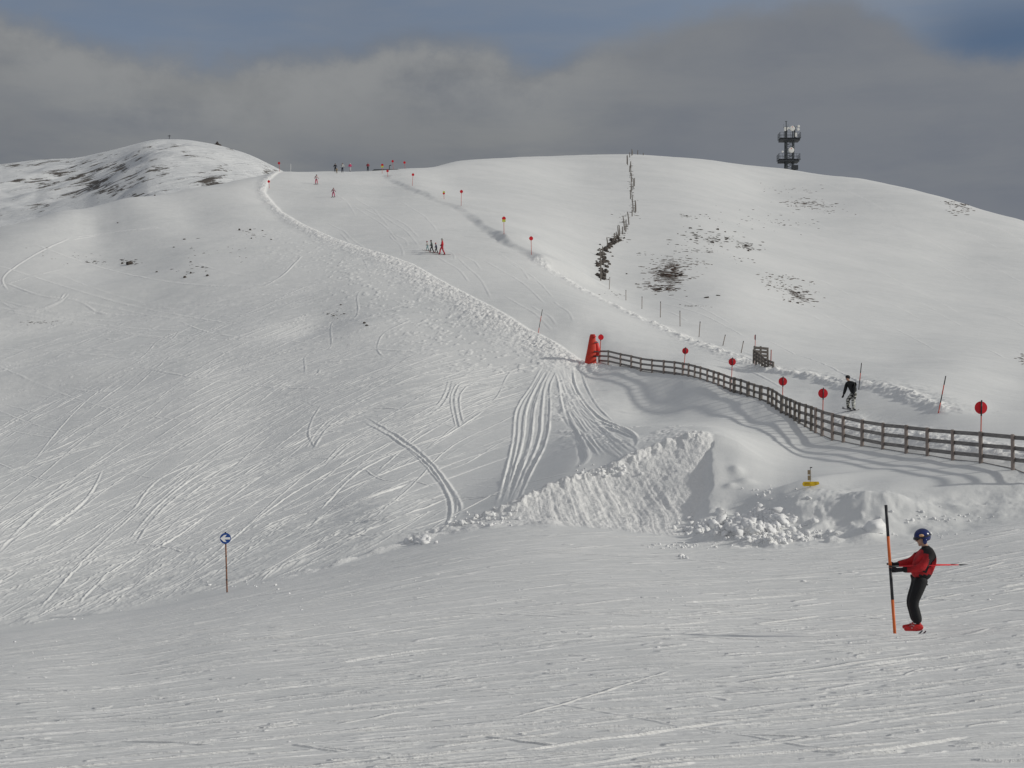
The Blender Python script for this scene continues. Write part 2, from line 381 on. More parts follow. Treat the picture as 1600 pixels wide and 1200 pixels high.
# --- berm right of the snowboarder
rl = plan([(1196, 578, 90), (1235, 584, 86.5), (1270, 592, 83), (1300, 600, 79), (1345, 608, 74.8), (1380, 614, 71), (1410, 622, 67.8), (1440, 634, 64), (1470, 645, 60.8), (1490, 652, 59)])
sl, sd_, ar = polydist(rl, 55, 94)
X_, Y_ = XX[sl], np.broadcast_to(YY[sl], XX[sl].shape)
lp = fbm(X_ * 1.8, Y_ * 1.5, 97, 3, .6)
pr = ss(sd_ + 0.2 * lp, -0.45, 0.25) * (1 - ss(sd_, 0.4, 4.5)) * (1 - ss(ar, 0.9, 1.0))
Z[sl] += pr * (0.17 + 0.09 * lp) ; top = np.exp(-((sd_ - 0.35) / 0.45) ** 2)
Z[sl] += top * 0.16 * np.maximum(lp + .1, 0) * (1 - ss(ar, 0.9, 1.0)); FR[sl] = np.maximum(FR[sl], top * (0.5 + lp) * (1 - ss(ar, 0.9, 1.0)))
# --- loose ridge behind the long fence, right-hand part
fl = [(float(ray(px, b)[0]) * (fence_y(px)) + 0.9, fence_y(px) + 0.5) for px, t, b in POSTS[24:]]
sl, sd_, ar = polydist(fl, 42, 72)
X_, Y_ = XX[sl], np.broadcast_to(YY[sl], XX[sl].shape)
lp = fbm(X_ * 2.2, Y_ * 2.2, 99, 3, .6); pr = np.exp(-((sd_ - 0.6) / 0.8) ** 2) * ss(ar, 0.05, 0.3)
Z[sl] += pr * (0.10 + 0.12 * lp); FR[sl] = np.maximum(FR[sl], pr * (0.7 + lp))

# --- the bulldozed cut: lengthwise grooves and loose snow, ragged edges
i0, i1 = np.searchsorted(Ys, 40), np.searchsorted(Ys, 60)
sl = slice(i0, i1); X_, Y_ = XX[sl], np.broadcast_to(YY[sl], XX[sl].shape)
gx = X_ + 0.25 * (Y_ - 50) + 0.02 * (Y_ - 50) ** 2
gx = X_ + 0.09 * (Y_ - 50) + 0.012 * (Y_ - 50) ** 2 + .25 * fbm(X_ * .6, Y_ * .4, 110, 2)
gr = fbm(gx * 4.6, Y_ * 0.12, 111, 4, .75) * (.4 + .9 * vnoise(X_ * .6, Y_ * .3, 114)); gr2 = fbm(X_ * 5, Y_ * 5, 112, 2, .6)
rm = in_ramp[sl]
Z[sl] += rm * (0.038 * gr + 0.042 * gr2)
edge_l = np.exp(-((d[sl] - wr[0][None, :]) / 0.5) ** 2) * ss(U, -0.09, -0.04)[None, :] * (1 - ss(U, 0.135, 0.142))[None, :]
Z[sl] += edge_l * (0.10 + 0.14 * gr2)
FR[sl] = np.maximum(FR[sl], rm * (0.85 + 0.3 * gr)); FR[sl] = np.maximum(FR[sl], edge_l * 0.9)
# ragged crease between the two pistes, left part
ce = np.exp(-(d[sl] / 0.6) ** 2) * ss(U, -0.22, -0.12)[None, :] * (1 - ss(U, 0.02, 0.05))[None, :]
Z[sl] += ce * (0.10 + 0.16 * fbm(X_ * 1.7, Y_ * 1.7, 115, 3)); FR[sl] = np.maximum(FR[sl], ce * 0.8)
# lumpy bank on the right of the cut
mk = ss(U, 0.125, 0.15)[None, :] * np.exp(-((d[sl] - 1.6) / 2.3) ** 2)
mk = mk * (1 - .55 * ss(U, (1310 - 800) / F, (1430 - 800) / F))[None, :]
Z[sl] += mk * (0.34 * fbm(X_ * 0.75, Y_ * 0.6, 121, 3, .5) + 0.08 * np.maximum(gr2, 0))
mk2 = ss(U, 0.12, 0.14)[None, :] * (1 - ss(U, 0.20, 0.26))[None, :] * np.exp(-((d[sl] + 0.1) / 1.1) ** 2)
l5 = fbm(X_ * 1.7, Y_ * 1.6, 131, 3, .55)
Z[sl] += mk2 * (0.12 + 0.5 * np.maximum(l5, -0.1)); FR[sl] = np.maximum(FR[sl], mk2 * (0.6 + l5))

# --- ski tracks -----------------------------------------------------------
NUM = np.zeros(NR * NC); DEN = np.zeros(NR * NC); FNUM = np.zeros(NR * NC)
CHUNK = []
def stamp(xs, ys, off, h, f):
    """collect height samples h and looseness f at plan points"""
    u = xs / ys; ly = np.log(ys)
    fi = np.interp(ly, LY, np.arange(NR)); fj = np.interp(u, U, np.arange(NC))
    i = np.clip(fi.astype(int), 0, NR - 2); j = np.clip(fj.astype(int), 0, NC - 2); a = fi - i; b = fj - j
    q = 0.05 + np.minimum(1, np.abs(h) / 0.02 + f)      # where tracks cross, the deeper mark wins over the flat margins
    a = a; b = b
    for di, dj, ww in ((0, 0, (1 - a) * (1 - b)), (1, 0, a * (1 - b)), (0, 1, (1 - a) * b), (1, 1, a * b)):
        idx = (i + di) * NC + j + dj; ww = ww * q
        DEN[:] += np.bincount(idx, ww, NR * NC); NUM[:] += np.bincount(idx, ww * h, NR * NC); FNUM[:] += np.bincount(idx, ww * f, NR * NC)
BUF = []
def track(xs, ys, width, depth, loose, seed, step=0.06, side=1.0, fade=True):
    seg = np.hypot(np.diff(xs), np.diff(ys)); s = np.r_[0, np.cumsum(seg)]
    if s[-1] < 0.3 or not np.isfinite(s[-1]): return
    t = np.arange(0, s[-1], step)
    x = np.interp(t, s, xs); y = np.interp(t, s, ys)
    tx = np.gradient(x); ty = np.gradient(y); L = np.hypot(tx, ty) + 1e-9; nx, ny = -ty / L, tx / L
    env = np.minimum(1, np.minimum(t, s[-1] - t) / (0.12 * s[-1])) if fade else np.ones_like(t)
    g = vnoise(t * 0.5 + seed * 7.7, t * 0 + seed, 3); env = env * (0.35 + 0.9 * g)
    for q in np.linspace(-1.5, 1.5, 13):
        o = q * width
        prof = -depth * math.exp(-(q / 0.45) ** 2) + depth * 1.25 * math.exp(-((q - side * 0.95) / 0.35) ** 2)
        fr = loose * math.exp(-((q - side * 0.9) / 0.45) ** 2)
        rough = 1 + 0.5 * (vnoise(t * 3 + seed, t * 0 + q * 3, 5) - 0.5)
        BUF.append((x + nx * o, y + ny * o, prof * env * rough, fr * env))
def flush():
    global BUF
    if not BUF: return
    a = [np.concatenate([b[k] for b in BUF]) for k in range(4)]
    ok = (a[1] > Ys[1]) & (a[1] < Ys[-2])
    stamp(a[0][ok], a[1][ok], None, a[2][ok], a[3][ok]); BUF = []
def pxtrack(pts_, width, depth, loose, side=1.0, jit=0.0, step=0.04, n=40):
    p = np.array(pts_, float); t = np.linspace(0, len(p) - 1, n)
    # smooth interpolation (Catmull-Rom)
    i = np.clip(t.astype(int), 0, len(p) - 2); f = (t - i)[:, None]
    g = lambda k: p[np.clip(k, 0, len(p) - 1)]
    q = g(i) + 0.5 * f * (g(i + 1) - g(i - 1) + f * (2 * g(i - 1) - 5 * g(i) + 4 * g(i + 1) - g(i + 2) + f * (3 * (g(i) - g(i + 1)) + g(i + 2) - g(i - 1))))
    if jit: q = q + np.cumsum(RNG.normal(0, jit, q.shape), 0) * 0.4
    x, y = hit_base(q[:, 0], q[:, 1]); ok = np.isfinite(y)
    if ok.sum() < 4: return
    x, y = x[ok], y[ok]
    cut = np.nonzero(np.abs(np.diff(y)) > 16)[0]
    if len(cut): x, y = x[:cut[0]], y[:cut[0]]
    if len(x) < 4: return
    k = np.array([.25, .5, .25]); xs = x.copy(); ys = y.copy()
    xs[1:-1] = np.convolve(x, k, 'valid'); ys[1:-1] = np.convolve(y, k, 'valid')
    track(xs, ys, width, depth, loose, RNG.random() * 50, step, side)
def crease_y(px): return np.interp(px, [0, 200, 355, 520, 640, 700, 800, 900, 980], [985, 955, 925, 885, 845, 825, 788, 745, 715])
def berm_y(px): return np.interp(px, [0, 300, 400, 436, 520, 640, 720, 800, 880, 920], [330, 340, 350, 380, 420, 470, 520, 550, 575, 600])
made = 0
while made < 560:
    x0 = RNG.uniform(-60, 900); y0 = RNG.uniform(400, 960)
    if y0 < berm_y(x0) + 8 or y0 > crease_y(x0) - 6: continue
    if y0 < 470 and x0 < 330 and RNG.random() < 0.9: continue
    if x0 < 420 and y0 < 430 and RNG.random() < 0.8: continue
    L = RNG.uniform(90, 560) * (0.7 + 0.5 * RNG.random()); sl0 = 0.17 + 0.22 * ss(np.array(y0), 480, 900) + RNG.normal(0, 0.10)
    cv = RNG.normal(0.03, 0.18); n = 30; wv_ = RNG.uniform(0, 9)
    t = np.linspace(0, 1, n); xx_ = x0 - L * t; yy_ = y0 + L * t * sl0 + L * cv * t * t + wv_ * np.sin(t * RNG.uniform(2, 8) + RNG.uniform(0, 6))
    ok = (yy_ < crease_y(xx_) - 3) & (xx_ > -80) & (yy_ > berm_y(xx_))
    k = int(np.argmin(ok)) if not ok.all() else n
    if k < 6: continue
    x, y = hit_base(xx_[:k], yy_[:k])
    if not np.isfinite(y).all(): continue
    strong = RNG.random() ** 2
    track(x, y, RNG.uniform(0.04, 0.09), 0.006 + 0.022 * strong, 0.15 + 0.8 * strong, made, 0.035, side=1.0 if RNG.random() < .75 else -1.0)
    made += 1
    if made % 60 == 0: flush()
flush()
# the wide skied-out chute below the red crash mat
for k in range(30):
    o = RNG.normal(0, 9); o2 = RNG.normal(0, 13)
    pxtrack([(872 + o * .5, 566), (884 + o * .6, 600), (905 + o + o2 * .3, 640), (930 + o + o2 * .6, 672), (955 + o + o2, 696), (972 + o + o2 * 1.2, 712)], RNG.uniform(.07, .16), RNG.uniform(.03, .07), .9, side=RNG.choice([-1., 1.]), jit=.9)
for k in range(10):
    o = RNG.normal(0, 6)
    pxtrack([(868 + o, 568), (850 + o, 600), (842 + o * 2, 640), (836 + o * 2, 690), (812 + o * 1.3, 750), (798 + o, 784)], RNG.uniform(.08, .15), RNG.uniform(.03, .06), .8, side=RNG.choice([-1., 1.]), jit=.5)
for o in (0, 9, 20): 
    pxtrack([(872 + o, 568), (880 + o, 610), (912 + o, 650), (948 + o, 668), (980 + o * .4, 680), (992, 690), (984, 704)], .12, .07, .9, jit=.3)
    pxtrack([(880 - o * .5, 640), (900, 680), (908 + o * .3, 715), (895, 735)], .18, .07, .6, jit=.3)
pxtrack([(905, 575), (915, 605), (932, 635), (955, 658)], .08, .04, .3)
hand = [
 [(560, 655), (620, 690), (660, 725), (688, 760), (700, 790), (690, 820), (660, 838)], [(566, 650), (628, 686), (670, 722), (697, 758), (710, 790), (702, 812)],
 [(760, 590), (720, 596), (706, 612), (704, 634), (712, 668)], [(772, 592), (735, 600), (718, 616), (716, 640), (722, 664)],
 [(500, 632), (486, 655), (480, 680), (492, 700)], [(640, 640), (560, 640), (510, 660), (480, 700)],
 [(630, 560), (500, 566), (400, 580), (300, 600)], [(660, 576), (560, 590), (470, 610), (420, 625)],
 [(0, 440), (60, 462), (120, 470), (160, 490), (240, 490)], [(0, 470), (40, 486), (90, 470), (104, 458)], [(110, 372), (60, 395), (20, 420), (6, 436), (14, 452)],
 [(110, 370), (170, 362), (260, 352)], [(104, 458), (80, 480), (20, 490), (0, 492)],
 [(640, 500), (600, 520), (588, 545), (600, 560)], [(300, 510), (250, 530), (225, 555), (200, 570)], [(280, 515), (268, 530), (244, 545), (215, 552)],
 [(330, 465), (400, 450), (440, 430), (470, 400)], [(240, 500), (300, 480), (420, 470), (500, 440)],
 [(0, 740), (120, 700), (200, 680)], [(0, 720), (90, 700), (210, 640)], [(80, 700), (160, 650), (280, 610)], [(210, 800), (250, 750), (330, 720), (460, 700)],
 [(0, 860), (60, 800), (100, 770), (170, 740)], [(60, 830), (130, 780), (160, 730)], [(480, 700), (380, 715), (300, 750), (240, 800), (200, 850)],
 [(700, 590), (690, 620), (660, 650), (600, 660), (540, 690), (500, 730)], [(760, 640), (700, 680), (640, 700), (560, 740), (500, 800)],
 [(820, 640), (780, 660), (700, 700), (640, 760), (580, 810)], [(850, 600), (800, 606), (740, 600), (640, 602), (560, 616)], [(870, 566), (820, 575), (760, 590), (700, 596), (600, 620)],
 [(400, 830), (470, 800), (560, 780), (640, 750)], [(440, 850), (520, 820), (600, 810), (680, 800)], [(120, 950), (180, 890), (260, 850), (330, 800)]]
for hnd in hand:
    pxtrack(hnd, RNG.uniform(.06, .12), RNG.uniform(.025, .045), .95, side=RNG.choice([-1., 1.]), jit=.35)
    if RNG.random() < .5: pxtrack([(a + RNG.normal(0, 2) + 4, b + 3 + RNG.normal(0, 1)) for a, b in hnd], .12, .05, .6, jit=.35)
for k in range(110):
    x0 = RNG.uniform(520, 890); y0 = float(berm_y(x0)) + RNG.uniform(4, 50); L = RNG.uniform(260, 760); a0 = RNG.uniform(.02, .3); a1 = RNG.uniform(.1, .7)
    P_ = [(x0 - L * f, y0 + L * (a0 * f + a1 * f * f * .6) + RNG.normal(0, 4)) for f in (0, .2, .4, .6, .8, 1)]
    P_ = [p for p in P_ if p[1] < crease_y(p[0]) - 8]
    if len(P_) >= 3: pxtrack(P_, RNG.uniform(.05, .09), RNG.uniform(.014, .04), RNG.uniform(.3, 1.0), side=RNG.choice([-1., 1.]), jit=.3)
for k in range(0):      # short steep turns
    x0 = RNG.uniform(380, 900); y0 = max(float(berm_y(x0)) + 10, RNG.uniform(560, 800)); r_ = RNG.uniform(18, 60); sg = RNG.choice([-1., 1.])
    P_ = [(x0, y0), (x0 - sg * r_ * .35, y0 + r_ * .3), (x0 - sg * r_ * .4, y0 + r_ * .7), (x0 - sg * r_ * .05, y0 + r_ * 1.2)]
    P_ = [p for p in P_ if p[1] < crease_y(p[0]) - 8]
    if len(P_) >= 3: pxtrack(P_, RNG.uniform(.06, .11), RNG.uniform(.02, .045), .8, side=sg, jit=.4)
flush()
for k in range(2):      # linked turns
    x0 = RNG.uniform(520, 890); y0 = float(berm_y(x0)) + RNG.uniform(4, 30); L = RNG.uniform(160, 330); ang = RNG.uniform(.9, 2.2); am = RNG.uniform(7, 17); wl_ = RNG.uniform(60, 110)
    dx_, dy_ = -math.sin(ang) * .8, math.cos(ang) * .5 + .75; nn_ = math.hypot(dx_, dy_); dx_ /= nn_; dy_ /= nn_; P_ = []
    for q in range(int(L / 14)):
        s_ = q * 14; o_ = am * math.sin(s_ / wl_ * 2 * math.pi + k); P_.append((x0 + dx_ * s_ - dy_ * o_, y0 + dy_ * s_ + dx_ * o_))
    P_ = [p for p in P_ if berm_y(p[0]) < p[1] < crease_y(p[0]) - 8]
    if len(P_) >= 5: pxtrack(P_, RNG.uniform(.06, .10), RNG.uniform(.018, .036), .6, side=1., jit=.2, n=80)
flush()
# rough scraped patch in the middle of the slope
for k in range(14):
    o = RNG.normal(0, 5)
    pxtrack([(512 + RNG.uniform(-20, 20), 580 + o), (470 + RNG.uniform(-20, 20), 592 + o), (425 + RNG.uniform(-15, 15), 606 + o)], .16, .07, .9, n=20)
flush()
# faint tracks on the groomed run and the right-hand dome
for k in range(60):
    x0 = RNG.uniform(450, 900); y0 = RNG.uniform(290, 480)
    b_ = np.interp(y0, [268, 300, 330, 372, 412, 457, 503, 547], [450, 430, 445, 530, 650, 730, 810, 890])
    if x0 < b_ or x0 > b_ + 190: continue
    L = RNG.uniform(30, 120); sx_ = RNG.uniform(.4, .9)
    pxtrack([(x0, y0), (x0 + L * .3 * sx_, y0 + L * .3 * .5), (x0 + L * .6 * sx_ + 5, y0 + L * .6 * .55), (x0 + L * sx_, y0 + L * .62)], .16, .010, .25, n=20, step=.12)
for k in range(46):
    x0 = RNG.uniform(1000, 1560); y0 = RNG.uniform(260, 560)
    if y0 < np.interp(x0, [985, 1231, 1350, 1500, 1600], [250, 275, 292, 330, 360]): continue
    L = RNG.uniform(40, 150)
    pxtrack([(x0, y0), (x0 + L * .5, y0 + L * .14), (x0 + L, y0 + L * .4)], .14, .012, .35, n=20, step=.12)
flush()
# low streaks scraped across the foreground piste
for k in range(1150):
    Yk = math.exp(RNG.uniform(math.log(12.2), math.log(47))); uk = RNG.uniform(-.40, .40); xk = uk * Yk
    L = RNG.uniform(.25, 3.2) * (0.6 + Yk / 30) * RNG.random() ** .6; sl_ = RNG.normal(0.16, 0.10) if RNG.random() < .75 else RNG.normal(0, .3)
    if Yk + abs(L * sl_) > float(np.interp(uk, U, toe[0])) - 1.5: continue
    t = np.linspace(0, 1, 8); xs = xk + L * t; ys = Yk + L * t * sl_ * 1.6 + 0.04 * np.sin(t * 4 + k)
    track(xs, ys, RNG.uniform(.03, .07) * (.6 + Yk / 40), RNG.uniform(.003, .011) * (1 + 1.2 * (RNG.random() > .85)), RNG.uniform(.5, 1.0), k, .0006 * Yk, side=1.0)
    if k % 200 == 199: flush()
flush()
DEN = DEN.reshape(NR, NC); TR = (NUM.reshape(NR, NC) / np.maximum(DEN, 0.18)); FT = FNUM.reshape(NR, NC) / np.maximum(DEN, 0.18)
Z += TR; FR = np.maximum(FR, np.clip(FT, 0, 1))
del NUM, FNUM, DEN

# the skied-out chute is churned between its ruts
cx0 = np.interp(YY, [55, 58, 66, 76, 90, 101], [7.2, 6.2, 4.4, 3.6, 3.5, 3.4]); cw = np.interp(YY, [55, 60, 75, 101], [2.4, 2.4, 1.7, 1.6])
chm = np.exp(-((XX - cx0) / cw) ** 2) * ss(d, wr * .9, wr * 1.3 + 1) * (1 - ss(YY, 97, 102)) * ss(fbm(XX * .8, YY * .35, 171, 3), -.25, .35)
Z += chm * (fbm(XX * 2.3, YY * 1.5, 170, 3, .65) * .12); FR = np.maximum(FR, chm * .55)
# churned fine texture, as real relief
ft = np.abs(fbm(XX * 0.9 + YY * 0.5, YY * 2.4, 150, 3, .6))
fgm = (1 - ss(d, -1.5, -0.3))
Z += fgm * (fbm(XX * 0.55, YY * 2.2, 151, 4, .6) * 0.022)
lslope = (1 - ss(UU - np.interp(YY, [46, 60, 80, 104, 130, 200, 262], [0.0, 0.07, 0.05, 0.04, -0.05, -0.16, -0.17]) + .03 * fbm(XX * .12, YY * .12, 154, 3), -0.09, 0.02)) * ss(d, 0.3, 2)
rot_x = XX * 0.9 + YY * 0.43; rot_y = -XX * 0.43 + YY * 0.9
Z += lslope * (fbm(rot_x * 0.28, rot_y * 1.5, 155, 4, .6) * 0.035) * ss(YY, 46, 60)
Z += fbm(XX * 1.6, YY * 1.1, 160, 3, .6) * 0.014 * ss(YY, 52, 80)
Z += lslope * (1 - ss(YY, 55, 66)) * ss(d, .5, 2) * (1 - ss(UU, -.12, 0)) * np.maximum(fbm(rot_x * .9, rot_y * 2.2, 161, 4, .65), -.1) * .11
# turf shows through on wind-scoured spots
FR = np.clip(FR, 0, 1)

# ------------------------------------------------------------------ mesh helpers
def smooth(me, on=True):
    me.polygons.foreach_set('use_smooth', np.full(len(me.polygons), on, dtype=bool))
def grid_mesh(name, X, Y, Zg, attrs=None):
    nr, nc = X.shape
    co = np.stack([X, Y, Zg], -1).reshape(-1, 3).astype(np.float32)
    idx = np.arange(nr * nc).reshape(nr, nc)
    q = np.stack([idx[:-1, :-1], idx[:-1, 1:], idx[1:, 1:], idx[1:, :-1]], -1).reshape(-1, 4).astype(np.int32)
    me = bpy.data.meshes.new(name)
    me.vertices.add(len(co)); me.vertices.foreach_set('co', co.ravel())
    me.loops.add(q.size); me.loops.foreach_set('vertex_index', q.ravel())
    me.polygons.add(len(q)); me.polygons.foreach_set('loop_start', np.arange(0, q.size, 4, dtype=np.int32))
    me.polygons.foreach_set('loop_total', np.full(len(q), 4, dtype=np.int32))
    me.update(calc_edges=True); smooth(me)
    for k, v in (attrs or {}).items():
        a = me.attributes.new(k, 'FLOAT', 'POINT'); a.data.foreach_set('value', v.reshape(-1).astype(np.float32))
    return me
def link(o, parent=None):
    COL.objects.link(o)
    if parent is not None: o.parent = parent
    return o
def tag(o, label=None, cat=None, group=None, kind=None):
    if label: o['label'] = label
    if cat: o['category'] = cat
    if group: o['group'] = group
    if kind: o['kind'] = kind
    return o
def empty(name, loc, rz=0.0, label=None, cat=None, group=None):
    o = bpy.data.objects.new(name, None); o.empty_display_size = 0.3
    o.location = loc; o.rotation_euler = (0, 0, rz); link(o)
    return tag(o, label, cat, group)

def zat(x, y):
    """ground height"""
    u = x / y
    j = int(np.clip(np.searchsorted(U, u), 1, NC - 1)); i = int(np.clip(np.searchsorted(Ys, y), 1, NR - 1))
    a = (u - U[j - 1]) / (U[j] - U[j - 1]); b = (y - Ys[i - 1]) / (Ys[i] - Ys[i - 1])
    return float((Z[i - 1, j - 1] * (1 - a) + Z[i - 1, j] * a) * (1 - b) + (Z[i, j - 1] * (1 - a) + Z[i, j] * a) * b)
def on_ground(px, py):
    x, y = hit_base(px, py)
    x, y = float(x[0]), float(y[0])
    if not math.isfinite(y): return None
    return Vector((x, y, zat(x, y)))
def at(px, Y, py=600.0):
    u = float(ray(px, py)[0]); x = u * Y
    return Vector((x, Y, zat(x, Y)))
def zpix(py, Y): return float(ray(800, py)[1]) * Y      # height of a photograph row at distance Y

class MB:
    def __init__(s): s.v = []; s.f = []
    def quad(s, ids): s.f.append(tuple(ids))
    def box(s, c, size, rot=None):
        c = Vector(c); hx, hy, hz = size[0] / 2, size[1] / 2, size[2] / 2; b = len(s.v)
        bev = min(hx, hy, hz) * 0.18
        for X in (-1, 1):
            for Y in (-1, 1):
                for Zz in (-1, 1):
                    p = Vector((X * hx, Y * hy, Zz * hz)); s.v.append(c + (rot @ p if rot else p))
        for q in ((0, 1, 3, 2), (4, 6, 7, 5), (0, 4, 5, 1), (2, 3, 7, 6), (0, 2, 6, 4), (1, 5, 7, 3)): s.f.append(tuple(b + k for k in q))
    def bar(s, a, b, w, h, up=Vector((0, 0, 1))):
        a = Vector(a); b = Vector(b); t = (b - a); L = t.length; t.normalize()
        sd = t.cross(up)
        if sd.length < 1e-3: sd = t.cross(Vector((0, 1, 0)))
        sd.normalize(); u2 = sd.cross(t)
        M = Matrix((t, sd, u2)).transposed()
        s.box((a + b) / 2, (L, w, h), M)
    def tube(s, pts, rad, n=8, cap=True, squash=1.0):
        pts = [Vector(p) for p in pts]; rad = rad if isinstance(rad, (list, tuple)) else [rad] * len(pts)
        b = len(s.v); ref = None
        for i, p in enumerate(pts):
            t = (pts[min(i + 1, len(pts) - 1)] - pts[max(i - 1, 0)]).normalized()
            if ref is None: ref = t.cross(Vector((0, 1, 0))) if abs(t.y) < .9 else t.cross(Vector((1, 0, 0)))
            sd = (ref - t * ref.dot(t)).normalized(); up = t.cross(sd)
            for k in range(n):
                a = 2 * math.pi * k / n; s.v.append(p + sd * math.cos(a) * rad[i] + up * math.sin(a) * rad[i] * squash)
        for i in range(len(pts) - 1):
            for k in range(n):
                k2 = (k + 1) % n; s.f.append((b + i * n + k, b + i * n + k2, b + (i + 1) * n + k2, b + (i + 1) * n + k))
        if cap:
            s.f.append(tuple(b + k for k in reversed(range(n)))); e = b + (len(pts) - 1) * n; s.f.append(tuple(e + k for k in range(n)))
    def ell(s, c, r, n=14, m_=9, rot=None, noise=0.0, seed=0, flat=None):
        c = Vector(c); b = len(s.v); rr = random.Random(seed)
        s.v.append(c + (rot @ Vector((0, 0, r[2])) if rot else Vector((0, 0, r[2]))))
        for i in range(1, m_):
            th = math.pi * i / m_
            for k in range(n):
                ph = 2 * math.pi * k / n; q = 1 + noise * (rr.random() * 2 - 1)
                p = Vector((r[0] * math.sin(th) * math.cos(ph), r[1] * math.sin(th) * math.sin(ph), r[2] * math.cos(th))) * q
                s.v.append(c + (rot @ p if rot else p))
        s.v.append(c - (rot @ Vector((0, 0, r[2])) if rot else Vector((0, 0, r[2])))); e = len(s.v) - 1
        for k in range(n):
            k2 = (k + 1) % n; s.f.append((b, b + 1 + k, b + 1 + k2))
            for i in range(m_ - 2): o = b + 1 + i * n; s.f.append((o + k, o + n + k, o + n + k2, o + k2))
            o = b + 1 + (m_ - 2) * n; s.f.append((o + k, e, o + k2))
    def disc(s, c, nrm, r, th, n=28):
        c = Vector(c); nrm = Vector(nrm).normalized()
        s.tube([c - nrm * th / 2, c + nrm * th / 2], r, n)
    def prism(s, poly, c, ax, ay, th):
        """flat outline in axes ax, ay through c, thickness th"""
        c = Vector(c); ax = Vector(ax); ay = Vector(ay); nn = ax.cross(ay).normalized(); b = len(s.v); n = len(poly)
        for sgn in (-.5, .5):
            for x, y in poly: s.v.append(c + ax * x + ay * y + nn * th * sgn)
        s.f.append(tuple(b + k for k in reversed(range(n)))); s.f.append(tuple(b + n + k for k in range(n)))
        for k in range(n): k2 = (k + 1) % n; s.f.append((b + k, b + k2, b + n + k2, b + n + k))
    def mesh(s, name, mat, sm=False):
        me = bpy.data.meshes.new(name); me.from_pydata([tuple(v) for v in s.v], [], s.f); me.update()
        for mm in (mat if isinstance(mat, (list, tuple)) else [mat]): me.materials.append(mm)
        if sm: smooth(me)
        return me
    def build(s, name, mat, parent=None, sm=False, bevel=0.0, loc=None):
        o = bpy.data.objects.new(name, s.mesh(name, mat, sm))
        if loc is not None: o.location = loc
        if bevel:
            b = o.modifiers.new('bevel', 'BEVEL'); b.width = bevel; b.segments = 2; b.limit_method = 'ANGLE'
        return link(o, parent)

# ------------------------------------------------------------------ materials
def mat(name, c, rough=0.7, var=0.0, vs=20.0, c2=None, metal=0.0, bump=0.0, bs=60.0, stretch=(1, 1, 1), spec=0.5, sheen=0.0):
    m_ = bpy.data.materials.new(name); m_.use_nodes = True
    t = NT(m_.node_tree); b = t.n['Principled BSDF']
    b.inputs['Roughness'].default_value = rough; b.inputs['Metallic'].default_value = metal; b.inputs['Specular IOR Level'].default_value = spec
    tcn = t.node('ShaderNodeTexCoord'); mp = t.node('ShaderNodeMapping'); mp.inputs['Scale'].default_value = stretch
    t.l.new(tcn.outputs['Object'], mp.inputs[0]); v = mp.outputs[0]
    if c2 is None: c2 = tuple(max(0, x * (1 - var)) for x in c)
    f = t.sstep(t.noise(v, vs, 4.0, 0.6), 0.35, 0.68)
    t.l.new(t.mix(f, (*c, 1), (*c2, 1)), b.inputs['Base Color'])
    if bump:
        bn = t.node('ShaderNodeBump'); bn.inputs['Strength'].default_value = bump; bn.inputs['Distance'].default_value = 0.02
        t.l.new(t.noise(v, bs, 4.0, 0.6), bn.inputs['Height']); t.l.new(bn.outputs[0], b.inputs['Normal'])
    return m_

